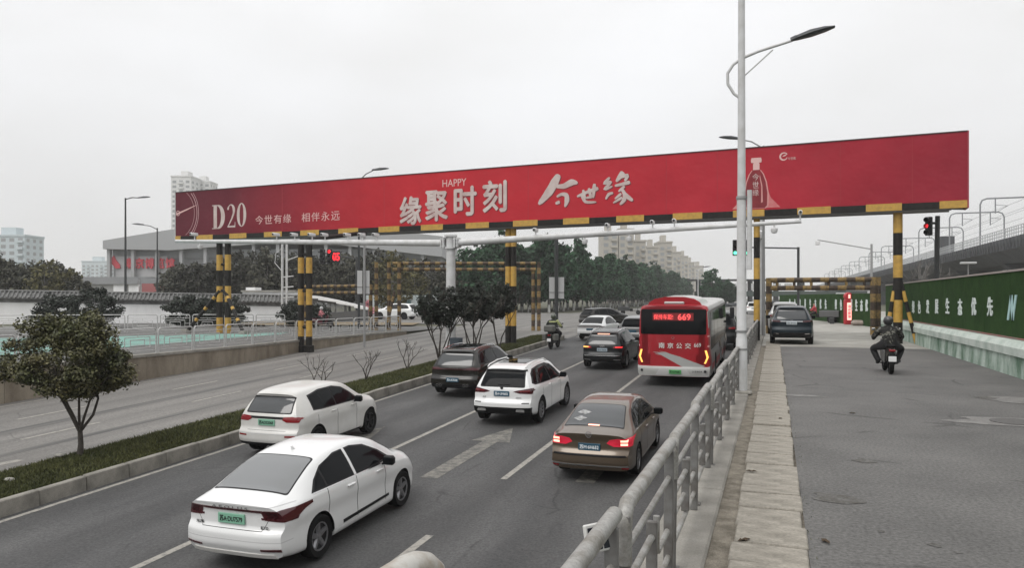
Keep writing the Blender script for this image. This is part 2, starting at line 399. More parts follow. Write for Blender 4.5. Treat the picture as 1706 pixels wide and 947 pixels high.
def wheel(parent, c, r, w, sgn, style=0, rim=ALLOY, n=26, bright=None):
    e = bpy.data.objects.new('wheel', None); col.objects.link(e); e.parent = parent; e.location = c
    t = MB().lathe([(r*.66, -w*.4), (r*.93, -w*.5), (r*.985, -w*.42), (r, -w*.2), (r, w*.2), (r*.985, w*.42), (r*.93, w*.5), (r*.66, w*.4)], axis='x', n=n, closed=True)
    t.obj('tyre', RUB, e, 40)
    q = MB(); x = sgn*w*.36
    q.lathe([(r*.665, -w*.38*sgn), (r*.665, x*1.06), (r*.62, x*1.1), (r*.6, x*.75), (r*.12, x*.35), (0.001, x*.35)], axis='x', n=n, mi=1)
    ns = 5 if style in (0, 2) else 10
    for k in range(ns):
        a = 2*math.pi*k/ns+.3
        wd = {0: .15, 1: .07, 2: .19}[style]*r
        ca, sa = math.cos(a), math.sin(a)
        def P(rad, tw, dx): return (x*dx, ca*rad-sa*tw, sa*rad+ca*tw)
        v = [P(r*.08, -wd*.5, .95), P(r*.08, wd*.5, .95), P(r*.62, wd*(.9 if style != 2 else .45), 1.04), P(r*.62, -wd*(.9 if style != 2 else .2), 1.04),
             P(r*.08, -wd*.5, .5), P(r*.08, wd*.5, .5), P(r*.62, wd*.9, .6), P(r*.62, -wd*.9, .6)]
        q.add(v, [(0,1,2,3), (4,7,6,5), (0,4,5,1), (1,5,6,2), (2,6,7,3), (3,7,4,0)])
    q.lathe([(r*.13, x*.4), (r*.12, x*1.02), (.001, x*1.04)], axis='x', n=12)
    q.lathe([(r*.66, x*1.02), (r*.665, x*1.12), (r*.61, x*1.12), (r*.6, x*.9)], axis='x', n=n, closed=True)
    q.obj('rim', [rim, DALLOY], e, 35)
    return e
def plate(parent, x, y, z, txt, m=PGREEN, ink=INK, w=.44, h=.14, tilt=0):
    p = MB().bbox(x-w/2, y-.012, z-h/2, x+w/2, y+.01, z+h/2, .006).obj('number_plate', m, parent)
    if txt:
        M = frame((x, y-.012, z), (1,0,0), (0,0,1))
        text('plate_lettering', txt, M, w*.88, h*.62, ink, p, bold=.02, depth=.003)
    return p
def mirror(parent, x, y, z, sgn, m):
    o = MB().bbox(x-.1, y-.05, z-.075, x+.1, y+.07, z+.08, .035).obj('door_mirror', m, parent)
    MB().bbox(x-.085, y-.06, z-.055, x+.085, y-.045, z+.062, .006).obj('mirror_glass', DGLASS, o)
    MB().tube([(x-sgn*.22, y+.03, z-.09), (x-sgn*.05, y+.02, z-.05)], .02, 8).obj('mirror_stalk', TRIM, o)
    return o
SEDAN = dict(L=4.6, r=.325, wheels=(.98, 3.66), Lr=1.0, pr=.10, pf=.32, crease=.03,
    top=[(0,1.015),(.2,1.05),(.42,1.085),(.8,1.235),(1.2,1.385),(1.6,1.46),(2.15,1.49),(2.6,1.47),(2.95,1.40),(3.3,1.22),(3.62,1.05),(3.9,.99),(4.3,.90),(4.5,.80),(4.6,.70)],
    belt=[(0,.86),(.5,.95),(1.2,.965),(2.8,.93),(3.6,.88),(4.2,.76),(4.6,.56)],
    hw=[(0,.82),(.35,.865),(.9,.88),(3.2,.88),(3.9,.865),(4.3,.82),(4.6,.74)],
    wr=[(0,.70),(.4,.69),(.8,.64),(1.3,.585),(2.0,.57),(2.6,.58),(3.0,.62),(3.6,.72),(4.1,.70),(4.6,.55)],
    bot=[(0,.27),(.5,.22),(1.5,.19),(3.2,.19),(4.2,.22),(4.6,.26)],
    rear=[(.2,.12),(.33,.05),(.45,.0),(.58,.0),(.64,.035),(.70,.075),(.85,.07),(.96,.035),(1.02,.02),(1.1,.05)], front=[(.2,.1),(.5,0),(.75,.12),(1.0,.3)])
SUV = dict(L=4.66, r=.365, wheels=(.93, 3.77), Lr=1.5, pr=.12, pf=.3, crease=.016, rr=.06,
    top=[(0,1.56),(.25,1.60),(.6,1.635),(1.2,1.665),(1.9,1.675),(2.4,1.655),(2.75,1.59),(3.1,1.42),(3.5,1.19),(3.75,1.12),(4.2,1.05),(4.5,.94),(4.66,.82)],
    belt=[(0,.98),(.6,1.06),(1.2,1.08),(2.8,1.03),(3.6,.98),(4.2,.90),(4.66,.66)],
    hw=[(0,.85),(.3,.91),(.9,.945),(3.2,.94),(3.9,.93),(4.3,.88),(4.66,.78)],
    wr=[(0,.58),(.5,.60),(1.3,.62),(2.2,.62),(2.7,.64),(3.1,.68),(3.6,.78),(4.1,.77),(4.66,.6)],
    bot=[(0,.33),(.5,.27),(1.5,.23),(3.2,.23),(4.2,.27),(4.66,.32)],
    rear=[(.25,.14),(.36,.05),(.5,.0),(.64,.0),(.70,.05),(.76,.09),(1.0,.10),(1.07,.13),(1.3,.30),(1.5,.47),(1.55,.44),(1.62,.30)], front=[(.25,.1),(.6,0),(.85,.1),(1.1,.3)])
def car(name, label, T, x, yr, yaw=0, paint=None, size=(1, 1, 1), res=1.0, style=0, rim=ALLOY, glass=DGLASS, plate_txt='', plate_mat=PGREEN, ink=INK, plate_z=.8,
        side=None, extras=None, seams=True, cat='car', z=None, rearwin=None, group=None, slope=True):
    zz = zr(yr+1) if z is None else z
    root = thing(name, label, cat, (x, yr, zz), R(yaw), group)
    if z is None and slope: root.rotation_euler[0] = math.atan((zr(yr+3.8)-zr(yr+.9))/2.9)
    B = Body(T, size[1], size[0], size[2], res); k = B.k
    B.me.materials.append(paint); B.me.materials.append(TRIM); b = link('body', B.me, root)
    sedan = T is SEDAN or T.get('sedan')
    # glazing
    if sedan:
        B.patch('rear_window_seal', 'T', rpoly(rearwin or [(-.65,.45),(.65,.45),(.53,1.33),(-.53,1.33)], .06), TRIM, root, .002)
        B.patch('rear_window', 'T', rpoly([(p*.965, q+(.03 if q < .8 else -.03)) for p, q in (rearwin or [(-.65,.45),(.65,.45),(.53,1.33),(-.53,1.33)])], .06), glass, root, .005)
        B.patch('windscreen', 'T', rpoly([(-.56,2.93),(.56,2.93),(.70,3.55),(-.70,3.55)], .05), DGLASS, root, .004)
        dlo = side or dict(trim=[(.83,1.0),(1.02,1.15),(1.30,1.295),(1.75,1.395),(2.25,1.405),(2.62,1.35),(3.0,1.18),(3.3,.985),(2.8,.965),(1.4,.99)],
                           wins=[[(.92,1.02),(1.06,1.145),(1.22,1.235),(1.22,1.015)], [(1.27,1.015),(1.27,1.26),(1.45,1.325),(1.78,1.375),(1.98,1.385),(2.02,1.0)], [(2.10,1.0),(2.07,1.385),(2.28,1.385),(2.60,1.33),(2.95,1.17),(3.16,1.01)]], seams=[1.22, 2.06, 3.0])
    else:
        B.patch('rear_window_seal', 'R', rpoly(rearwin or [(-.67,1.07),(.67,1.07),(.59,1.51),(-.59,1.51)], .05), TRIM, root, .002)
        B.patch('rear_window', 'R', rpoly([(p*.95, q+(.025 if q < 1.3 else -.03)) for p, q in (rearwin or [(-.67,1.07),(.67,1.07),(.59,1.51),(-.59,1.51)])], .05), glass, root, .005)
        B.patch('windscreen', 'T', rpoly([(-.6,2.75),(.6,2.75),(.74,3.45),(-.74,3.45)], .05), DGLASS, root, .004)
        dlo = side or dict(trim=[(.42,1.17),(.62,1.42),(.85,1.53),(1.4,1.575),(2.1,1.575),(2.5,1.50),(2.85,1.32),(3.2,1.075),(2.8,1.06),(1.2,1.10),(.55,1.12)],
                           wins=[[(.52,1.17),(.68,1.39),(.88,1.49),(.98,1.505),(.98,1.135)], [(1.04,1.13),(1.04,1.51),(1.4,1.545),(1.88,1.548),(1.9,1.10)], [(1.97,1.10),(1.95,1.545),(2.1,1.54),(2.46,1.47),(2.8,1.30),(3.06,1.10)]], seams=[1.05, 1.93, 2.95])
    for v in 'SZ':
        B.patch('window_trim', v, dlo['trim'], dlo.get('mat', TRIM), root, .002)
        for w in dlo['wins']: B.patch('side_window', v, rpoly(w, .025), DGLASS, root, .005)
    if seams:
        for v, sg in (('S', 1), ('Z', -1)):
            for q in dlo['seams']:
                B.patch('door_seam', v, [(q-.0065, .32), (q+.0065, .32), (q+.0065, 1.0), (q-.0065, 1.0)], SEAM, root, .0015, skirt=.003)
            for q in dlo['seams'][1:]:
                zh = (.88 if sedan else .99)*k[2]; yh = (q-.2)*k[1]; xs = B.side_x(yh, zh)*sg
                MB().bbox(min(xs, xs+sg*.03)-.004, yh-.10, zh-.018, max(xs, xs+sg*.03), yh+.10, zh+.014, .01).obj('door_handle', paint, root)
        for v in 'SZ': B.patch('sill_trim', v, [(1.4*1, .2), (3.2, .2), (3.2, .30), (1.4, .30)], TRIM if not sedan else paint, root, .004)
    for sg in (1, -1):
        ym, zm = (2.93*k[1], .99*k[2]) if sedan else (2.85*k[1], 1.10*k[2])
        mirror(root, sg*(B.side_x(ym, zm-.06)+.13), ym, zm+.03, sg, TRIM if paint is not MATS.get('paint_white') else TRIM)
    for yy in B.wh:
        for sg in (1, -1): wheel(root, (sg*(float(B.hw(yy))-.115), yy, B.r), B.r, .215, sg, style, rim)
    for v in (1, -1): B.patch('headlight', 'F', [(v*.42, .62), (v*.8, .66), (v*.8, .8), (v*.45, .74)] if sedan else [(v*.45, .74), (v*.85, .78), (v*.85, .92), (v*.48, .88)], HEADL, root, .004)
    B.patch('grille', 'F', [(-.36, .48), (.36, .48), (.40, .72), (-.40, .72)], TRIM, root, .004)
    if plate_mat:
        pz = plate_z*k[2]; py = min(B.rear_y(0, pz), B.rear_y(.2, pz), B.rear_y(.2, pz+.05), B.rear_y(.2, pz-.05))-.012; plate(root, 0, py, pz, plate_txt, plate_mat, ink)
    if extras: extras(B, root, paint)
    return root, B
def lamp(B, root, poly, m=REDL, name='tail_light', off=.006, view='R', inner=None, im=None):
    for sg in (1, -1):
        o = B.patch(name, view, [(sg*p, q) for p, q in poly], m, root, off, nmin=.02)
        for i, pl in enumerate(inner or []): B.patch('lit_lens', view, [(sg*p, q) for p, q in pl], im, o, off+.003, nmin=.02)
# ------------------------------------------------------------------ the setting
ASPH = mat('asphalt', (.088, .087, .086), .78, c2=(.05, .05, .051), scale=.6, ramp=(.3, .7), fine=.42, fscale=24, bump=.35, stretch=(1.6, .35, 1), spec=.35)
ASPH2 = mat('worn_asphalt', (.19, .182, .17), .8, c2=(.125, .12, .113), scale=.5, ramp=(.32, .68), fine=.3, fscale=16, bump=.2, stretch=(2.2, .16, 1), spec=.35)
ASPH3 = mat('side_road_asphalt', (.15, .146, .14), .85, c2=(.095, .093, .09), scale=.5, ramp=(.3, .72), fine=.45, fscale=26, bump=.5, spec=.3)
CONC = mat('concrete', (.30, .285, .255), .85, c2=(.19, .18, .16), scale=1.6, fine=.18, fscale=60, bump=.2, spec=.3)
CONCL = mat('pale_concrete', (.36, .35, .32), .85, c2=(.25, .24, .215), scale=.7, fine=.15, fscale=40, spec=.3)
SLABM = mat('slab_concrete', (.33, .305, .262), .85, c2=(.19, .175, .148), scale=3.2, fine=.3, fscale=30, bump=.15, spec=.3)
DIRT = mat('grey_dirt', (.25, .225, .185), .95, c2=(.13, .115, .092), scale=7, fine=.35, fscale=90, bump=.5, spec=.2)
STAINW = mat('stained_wall', (.27, .235, .185), .9, c2=(.13, .105, .08), scale=1.3, ramp=(.28, .62), fine=.15, fscale=30, stretch=(1, 1, .35), spec=.25)
KERB = mat('kerb_stone_grey', (.27, .255, .225), .85, c2=(.15, .142, .125), scale=2.4, fine=.2, fscale=60, bump=.2, spec=.3)
PAINTW = mat('road_paint', (.31, .295, .265), .8, c2=(.17, .165, .155), scale=9, ramp=(.33, .52), fine=.2, fscale=60, spec=.3)
EARTH = mat('earth', (.12, .115, .085), .95, c2=(.07, .075, .05), scale=.25, fine=.2, fscale=5, spec=.2)
SOIL = mat('median_soil', (.035, .042, .018), .95, c2=(.02, .022, .012), scale=6, fine=.3, fscale=60, spec=.2)
def wear(m, x0=None, period=1.7, amp=.13, crack=.45, cs=.32):        # wheel-polished tracks and hairline cracks
    n = m.node_tree; b = n.nodes['Principled BSDF']; src = b.inputs['Base Color'].links[0].from_socket; A = n.nodes.new; K = n.links.new
    t = A('ShaderNodeTexCoord'); z = A('ShaderNodeTexNoise'); z.inputs['Scale'].default_value = .8; z.inputs['Detail'].default_value = 5; K(t.outputs['Object'], z.inputs['Vector'])
    ad = A('ShaderNodeMix'); ad.data_type = 'VECTOR'; ad.inputs['Factor'].default_value = .35; K(t.outputs['Object'], ad.inputs[4]); K(z.outputs['Color'], ad.inputs[5])
    v = A('ShaderNodeTexVoronoi'); v.feature = 'DISTANCE_TO_EDGE'; v.inputs['Scale'].default_value = cs*1.6; K(ad.outputs[1], v.inputs['Vector'])
    c = A('ShaderNodeMapRange'); c.inputs[1].default_value = .002; c.inputs[2].default_value = .012; c.inputs[3].default_value = 1-crack; c.inputs[4].default_value = 1; K(v.outputs['Distance'], c.inputs[0])
    mk = A('ShaderNodeMapRange'); mk.inputs[1].default_value = .5; mk.inputs[2].default_value = .58; K(z.outputs['Fac'], mk.inputs[0])
    cm = A('ShaderNodeMix'); cm.inputs[2].default_value = 1; K(mk.outputs[0], cm.inputs[0]); K(c.outputs[0], cm.inputs[3]); fac = cm.outputs[0]
    if x0 is not None:
        s = A('ShaderNodeSeparateXYZ'); K(t.outputs['Object'], s.inputs[0]); w = A('ShaderNodeMath'); w.operation = 'SUBTRACT'; w.inputs[1].default_value = x0; K(s.outputs['X'], w.inputs[0])
        w2 = A('ShaderNodeMath'); w2.operation = 'MULTIPLY'; w2.inputs[1].default_value = 2*math.pi/period; K(w.outputs[0], w2.inputs[0]); w3 = A('ShaderNodeMath'); w3.operation = 'COSINE'; K(w2.outputs[0], w3.inputs[0])
        w4 = A('ShaderNodeMath'); w4.operation = 'MULTIPLY_ADD'; w4.inputs[1].default_value = amp; w4.inputs[2].default_value = 1; K(w3.outputs[0], w4.inputs[0])
        w5 = A('ShaderNodeMath'); w5.operation = 'MULTIPLY'; K(fac, w5.inputs[0]); K(w4.outputs[0], w5.inputs[1]); fac = w5.outputs[0]
    sc = A('ShaderNodeVectorMath'); sc.operation = 'SCALE'; K(src, sc.inputs[0]); K(fac, sc.inputs['Scale']); K(sc.outputs[0], b.inputs['Base Color'])
wear(ASPH, -5.95, 1.7, .12, .35); wear(ASPH2, -16.0, 1.4, .08, .3); wear(ASPH3, None, crack=.4, cs=.25)
def xw(y): return -24.15-.55*min(1, max(0, (y-30)/6))
XR, XM0, XM1, MEND = -1.0, -14.8, -12.6, 47.0
def grid(name, ys, cols, m, parent=None, **k):             # cols(y) -> [(x, z), ...]
    mb = MB(); rows = [[(x, y, z) for x, z in cols(y)] for y in ys]; n = len(rows[0])
    mb.add([p for r in rows for p in r], [(i*n+j, i*n+j+1, (i+1)*n+j+1, (i+1)*n+j) for i in range(len(rows)-1) for j in range(n-1)])
    return mb.obj(name, m, parent, **k)
YS = [-30, -12]+[y for y in range(-6, 62, 3)]
def gcol(y):
    if y >= 58: a = zr(y)-.06; l = a
    else: a = zr(y)-.09; l = zl(y)-.03
    return [(-2500, l), (-300, l), (-60, l), (xw(y)-.35, l), (xw(y)-.3, a), (XR+.3, a), (XR+.32, -.05), (60, -.05), (400, -.05), (2500, -.05)]
grid('ground', [-400, -60]+YS[1:-1]+[57.9, 58, 62, 70, 85, 104, 200, 600, 3500], gcol, EARTH, kind='structure')
road = grid('main_road', [-30, -12]+list(range(-10, 62, 2)), lambda y: [(XM1-.02, zr(y)), (XR, zr(y))], ASPH, kind='structure')
opp = grid('opposite_road', [-30, -12]+list(range(-10, 48, 2))+[47.01]+list(range(48, 62, 2)), lambda y: [(xw(y)-.02, zr(y)), ((XM0 if y < 47 else XM1)-.0, zr(y))], ASPH2, kind='structure')
grid('crossing_road', [60, 64, 70, 80, 92, 106], lambda y: [(-400, zr(y)), (-26, zr(y)), (XR, zr(y))], ASPH2, kind='structure')
grid('far_road', [106, 160, 300, 700], lambda y: [(-28, zr(y)), (XR, zr(y))], ASPH2, kind='structure')
grid('side_road', [-30, 34.6], lambda y: [(.27, 0), (7, 0)], ASPH3, kind='structure')
grid('side_road_slab', [34.6, 60, 130], lambda y: [(-.5, .003), (7 if y < 60 else 40, .003)], CONCL, kind='structure')
# painted markings, children of their road
def mark(parent, pts, m=PAINTW, lift=.005, name='lane_line'):
    return MB().add([(x, y, zr(y)+lift) for x, y in pts], [tuple(range(len(pts)))]).obj(name, m, parent)
def line(parent, x, y0, y1, w=.13, step=3.0):
    n = max(1, int((y1-y0)/step)); mb = MB(); ys = [y0+(y1-y0)*i/n for i in range(n+1)]
    mb.add([(x+s*w/2, y, zr(y)+.005) for y in ys for s in (-1, 1)], [(2*i, 2*i+1, 2*i+3, 2*i+2) for i in range(n)])
    return mb.obj('lane_line', PAINTW, parent)
line(road, XM1+.28, -6, 44, .12); line(road, XR-.3, -6, 52, .11)
line(road, -5.1, 6.3, 10.7); line(road, -5.1, 14.1, 18.2); line(road, -5.1, 22.2, 47.5); line(road, -8.5, 15.6, 47.5); line(road, -8.5, 7.0, 11.0)
FADED = mat('faded_road_paint', (.205, .195, .172), .85, c2=(.10, .098, .093), scale=6, ramp=(.38, .62), fine=.3, fscale=40, spec=.3)
def arrow(x, y, L=6.0, w=.19, hw=.5, hl=2.3, left=False):
    mark(road, [(x-w, y), (x+w, y), (x+w, y+L-hl), (x-w, y+L-hl)], FADED, name='arrow_shaft')
    mark(road, [(x-hw, y+L-hl), (x+hw, y+L-hl), (x, y+L)], FADED, name='arrow_head')
arrow(-6.58, 13.75, 5.2, hl=1.7); arrow(-3.5, 14.35, 6.2); arrow(-10.0, 12.6, 5.6, hw=.6); mark(road, [(XM1+.3, 48), (XR-.3, 48), (XR-.3, 48.4), (XM1+.3, 48.4)], name='stop_line')
for x, off in ((-18.2, 0), (-20.95, 2.0)):
    for y in np.arange(-4+off, 46, 6.0): line(opp, x, y, y+2.4, .13)
line(opp, -15.1, -6, 46, .1); 
n = 14; mb = MB()
ys = np.linspace(2, 47, 40); mb.add([(xw(y)+.55+s*.06, y, zr(y)+.005) for y in ys for s in (-1, 1)], [(2*i, 2*i+1, 2*i+3, 2*i+2) for i in range(39)]); mb.obj('lane_line', PAINTW, opp)
mark(opp, [(-16.9, 9.6), (-16.6, 9.6), (-16.0, 12.4), (-16.25, 12.4)], name='arrow_shaft'); 
TAR = mat('tyre_streak', (.075, .073, .07), .85, c2=(.15, .145, .135), scale=1.2, stretch=(3, .1, 1), ramp=(.4, .62), fine=.2)
for x, w in ((-17.0, .35), (-19.5, .42)):
    mb = MB(); mb.add([(x+s*w/2, y, zr(y)+.003) for y in ys for s in (-1, 1)], [(2*i, 2*i+1, 2*i+3, 2*i+2) for i in range(39)]); mb.obj('tyre_streak', TAR, opp)
for y in (53.5, 55.5): mark(road, [(XM1-6, y), (XR-1, y), (XR-1, y+.3), (XM1-6, y+.3)], name='crossing_line')
for x, y0, y1 in ((-9, 60.5, 66), (-15, 62, 75), (-22, 60, 72)): mark(road, [(x, y0), (x+.18, y0), (x-2.4, y1), (x-2.6, y1)], name='crossing_line')
# central reservation
med = grid('median', list(range(-12, 47, 2))+[46.4], lambda y: [(XM0+.02, zr(y)+.2), ((XM0+XM1)/2, zr(y)+.27), (XM1-.02, zr(y)+.2)], SOIL, kind='structure')
ks = MB().bbox(-.075, .006, -.15, .075, .994, .29, .018).mesh('kerb_stone', KERB); kl = MB().bbox(-.06, .006, -.15, .06, .994, .20, .018).mesh('kerb_stone', KERB)
for i in range(-6, 46):
    y = i+random.uniform(-.004, .004); a = math.atan(.0305)
    o = link('kerb_stone', ks, med, (XM1+random.uniform(-.008, .008), y, zr(y)+random.uniform(-.008, .006))); o.rotation_euler = (math.atan((zr(y+1)-zr(y))), 0, random.uniform(-.006, .006))
    o = link('kerb_stone', kl, med, (XM0+random.uniform(-.008, .008), y, zr(y))); o.rotation_euler = (math.atan((zr(y+1)-zr(y))), 0, 0)
for i in range(6):
    a0, a1 = math.pi*i/6+.02, math.pi*(i+1)/6-.02; c, r = (XM0+XM1)/2, (XM1-XM0)/2; mb = MB()
    P = lambda a, q: (c+q*math.cos(a), 46+q*math.sin(a)*.9)
    mb.prism([P(a0, r-.08), P(a0, r+.07), P(a1, r+.07), P(a1, r-.08)], lambda p, t: (p[0], p[1], t), zr(46)-.1, zr(46)+.24); mb.obj('kerb_stone', KERB, med)
def blades(name, pts, hgt, wid, m, parent=None, **k):
    n = len(pts); a = rng.uniform(0, 2*math.pi, n); h = hgt*rng.uniform(.45, 1.2, n); w = wid*rng.uniform(.6, 1.3, n); ln = rng.normal(0, .5, (n, 2))*h[:, None]
    p = np.asarray(pts); d = np.stack([np.cos(a)*w, np.sin(a)*w, np.zeros(n)], 1)
    V = np.concatenate([p-d, p+d, p+np.stack([ln[:, 0], ln[:, 1], h], 1)], 1).reshape(-1, 3)
    me = bpy.data.meshes.new(name); me.vertices.add(3*n); me.vertices.foreach_set('co', V.ravel()); me.loops.add(3*n); me.loops.foreach_set('vertex_index', np.arange(3*n, dtype=np.int32))
    me.polygons.add(n); me.polygons.foreach_set('loop_start', np.arange(0, 3*n, 3, dtype=np.int32)); me.materials.append(m); me.update(); me.validate()
    return link(name, me, parent, **k)
GRASS = mat('grass_blade', (.092, .094, .036), .8, c2=(.045, .052, .02), scale=1.1, ramp=(.3, .7), island=.5, spec=.2)
y = 5+41.4*rng.random(90000)**1.7; x = rng.uniform(XM0+.07, XM1-.07, 90000)
blades('grass', np.stack([x, y, np.array([zr(q) for q in y])+.19+.07*(1-np.abs(x-(XM0+XM1)/2)/1.1)], 1), .085, .012, GRASS, kind='stuff', label='short dark green grass covering the median', category='grass')
for px, py in ((107, 767), (40, 808)):
    p = onroad(px, py); MB().bbox(-.09, -.06, 0, .09, .06, .07, .025).obj('stone', CONCL, None, loc=(max(XM0+.2, min(XM1-.2, p.x+.4)), p.y-.6, zr(p.y-.6)+.25), label='small pale stone lying in the median grass', cat='stone', group='stones in the median')
# right edge: retaining wall, ledge, gutter with cover slabs
rw = thing('retaining_wall', 'concrete retaining wall and ledge carrying the grey railing', 'wall')
g = grid('wall_face', list(range(-12, 62, 2)), lambda y: [(XR-.02, zr(y)-.1), (XR, -.02)], STAINW, rw)
for i, yy in enumerate(np.arange(-6, 58, 2.9)):
    MB().bbox(XR-.02, yy+.006, -.25, -.52, yy+2.894, random.uniform(-.004, .008), .02).obj('ledge_block', CONC, rw)
grid('gutter_bed', [-12, 40], lambda y: [(-.53, -.03), (.3, -.03)], DIRT, kind='structure')
dp = []
gut = thing('gutter', 'row of pale concrete slabs covering the gutter beside the side road', 'gutter')
y = 1.0; random.seed(11)
sl = [MB().bbox(0, 0, -.07, .60, 1, 0, .012).mesh('cover_slab', SLABM) for _ in range(1)]
while y < 38:
    ln = random.choice([.42, .5, .56, .56, .62, .3])
    o = link('cover_slab', sl[0], gut, (-.335+random.uniform(-.012, .012), y, .012+random.uniform(-.008, .014))); o.scale = (random.uniform(.97, 1.02), ln-random.choice((.018, .025, .035)), 1); o.rotation_euler = (random.uniform(-.012, .012), random.uniform(-.012, .012), random.uniform(-.008, .008)); y += ln
blades('weeds', np.stack([rng.normal(.30, .03, 500), rng.uniform(2, 30, 500), np.full(500, -.02)], 1), .035, .008, GRASS, kind='stuff', label='thin weeds along the edge of the gutter slabs', category='weeds')
# patches in the side road
STN = mat('road_stain', (.068, .063, .055), .9, c2=(.115, .112, .106), scale=9, ramp=(.38, .6), fine=.4, fscale=30); PAT = mat('road_patch', (.2, .195, .185), .85, c2=(.13, .125, .12), scale=5, fine=.3, fscale=60)
side_road = bpy.data.objects['side_road']
def blot(px, py, rx, ry, m, name, z=.005, seed=0, n=44):
    c = at(px, py, 0); rs = random.Random(seed); ph = [rs.uniform(0, 6.3) for _ in range(3)]
    pts = [(c.x+rx*math.cos(a)*(1+.2*math.sin(3*a+ph[0])+.14*math.sin(5*a+ph[1])+rs.uniform(-.1, .1)), c.y+ry*math.sin(a)*(1+.16*math.sin(2*a+ph[2])), z) for a in [2*math.pi*k/n for k in range(n)]]
    MB().add(pts, [tuple(range(n))]).obj(name, m, side_road)
blot(1393, 832, .24, .22, STN, 'oil_stain', seed=3); blot(1441, 769, .14, .12, STN, 'oil_stain', seed=5); blot(1558, 910, .05, .05, STN, 'oil_stain', seed=6); blot(1596, 922, .03, .03, STN, 'oil_stain', seed=7); blot(1467, 887, .03, .03, STN, 'oil_stain', seed=8)
blot(1690, 704, .95, .55, PAT, 'concrete_patch', .006, 9); blot(1335, 660, .45, .16, PAT, 'concrete_patch', .006, 12); blot(1700, 668, .7, .5, PAT, 'concrete_patch', .007, 14); blot(1645, 664, .2, .2, STN, 'oil_stain', .008, 15)
pm_ = at(1690, 704, 0)
for i, (px, py) in enumerate(((1252, 789), (1300, 700), (1420, 690), (1240, 905), (1375, 905))):
    p = at(px, py, 0); v = [(math.cos(a)*.045*(1.6 if k % 2 == 0 else .8), math.sin(a)*.03, .012+.012*(k % 2)) for k, a in enumerate([j*math.pi/4 for j in range(8)])]
    MB().add(v+[(0, 0, .006)], [(k, (k+1) % 8, 8) for k in range(8)]).obj('dead_leaf', mat('dead_leaf', (.055, .035, .018), .8), None, loc=(p.x, p.y, .012 if p.x < .27 else .002), rz=i*1.3, label=('curled dead leaf lying on a gutter slab' if p.x < .27 else 'curled dead leaf lying on the side road'), cat='leaf', group='dead leaves by the gutter')
MB().lathe([(.36, -.02), (.36, .012), (.33, .016), (.001, .016)], n=28).obj('manhole_cover', mat('cast_iron', (.13, .125, .12), .7, .4, .3, 30), None, 30, loc=(pm_.x, pm_.y, .004), label='round iron manhole cover in a pale concrete patch', cat='manhole')
# ---------------------------------------------------------------- left footway
TEAL = mat('teal_lane_paint', (.16, .33, .28), .8, c2=(.12, .15, .14), scale=1.2, stretch=(1, .3, 1), ramp=(.38, .56), fine=.15, fscale=20)
PAVE = mat('grey_paving', (.13, .127, .12), .85, c2=(.085, .083, .08), scale=1.2, fine=.15, fscale=30)
grid('footway', [-12, 0, 20, 37.8, 48, 57.8], lambda y: [(-60, zl(y)-.012), (xw(y)-.1, zl(y)-.012)], PAVE, kind='structure')
def onfoot(px, py, lift=0):
    z = -.3
    for _ in range(10): p = at(px, py, z); z = zl(p.y)+lift
    return p
MB().add([onfoot(*q) for q in ((-60, 596), (220, 578), (420, 561), (470, 557), (480, 554), (190, 561), (-60, 564.5))], [tuple(range(7))]).obj('bike_lane', TEAL, None, kind='structure')
lw = thing('embankment_wall', 'brown stained low concrete wall beside the opposite carriageway', 'wall')
ysl = list(np.arange(-4, 48.1, 2.0))
for a, b in zip(ysl[:-1], ysl[1:]):
    fn = lambda y, dx, z: (xw(y)+dx, y, z); e = .006
    mb = MB(); v = []
    for y in (a+e, b-e): v += [fn(y, 0, zr(y)-.1), fn(y, 0, zl(y)-.02), fn(y, -.3, zl(y)-.02), fn(y, -.3, zr(y)-.1)]
    mb.add(v, [(0,1,5,4), (1,2,6,5), (2,3,7,6), (0,4,7,3), (0,3,2,1), (4,5,6,7)]); mb.obj('wall_panel', STAINW, lw)
    mb = MB(); v = []
    for y in (a+e/2, b-e/2): v += [fn(y, .05, zl(y)-.02), fn(y, .05, zl(y)+.08), fn(y, -.38, zl(y)+.08), fn(y, -.38, zl(y)-.02)]
    mb.add(v, [(0,1,5,4), (1,2,6,5), (2,3,7,6), (0,4,7,3), (0,3,2,1), (4,5,6,7)]); mb.obj('coping', CONC, lw)
STEEL = mat('galvanised_rail', (.50, .50, .49), .5, .2, .25, 12)
def fancy_panel(w, h):            # railing panel along +y with nested fret frames
    mb = MB(); r = .033
    mb.tube([(0, .03, 0), (0, .03, h-.12), (0, .05, h-.05), (0, .12, h), (0, w-.12, h), (0, w-.05, h-.05), (0, w-.03, h-.12), (0, w-.03, 0)], r, 6)
    def rect(y0, y1, z0, z1, q=.018): mb.tube([(0, y0, z0), (0, y1, z0)], q, 5); mb.tube([(0, y0, z1), (0, y1, z1)], q, 5); mb.tube([(0, y0, z0), (0, y0, z1)], q, 5); mb.tube([(0, y1, z0), (0, y1, z1)], q, 5)
    mb.tube([(0, .03, h*.8), (0, w-.03, h*.8)], .014, 5); mb.tube([(0, .03, h*.14), (0, w-.03, h*.14)], .014, 5)
    rect(w*.18, w*.82, h*.26, h*.68); rect(w*.32, w*.68, h*.36, h*.58); mb.tube([(0, w*.5, h*.68), (0, w*.5, h*.8)], .013, 5); mb.tube([(0, .03, h*.5), (0, w*.18, h*.5)], .013, 5); mb.tube([(0, w*.82, h*.5), (0, w-.03, h*.5)], .013, 5)
    return mb.mesh('railing_panel', STEEL, 50)
fp = fancy_panel(2.0, 1.05)
nr = thing('fret_railing', 'silver fret railing standing on the brown stained wall', 'railing')
for y in np.arange(-2, 46, 2.06):
    o = link('railing_panel', fp, nr, (xw(y)-.2, y, zl(y)+.07)); o.rotation_euler = (0, 0, math.atan((xw(y)-xw(y+2))/2))
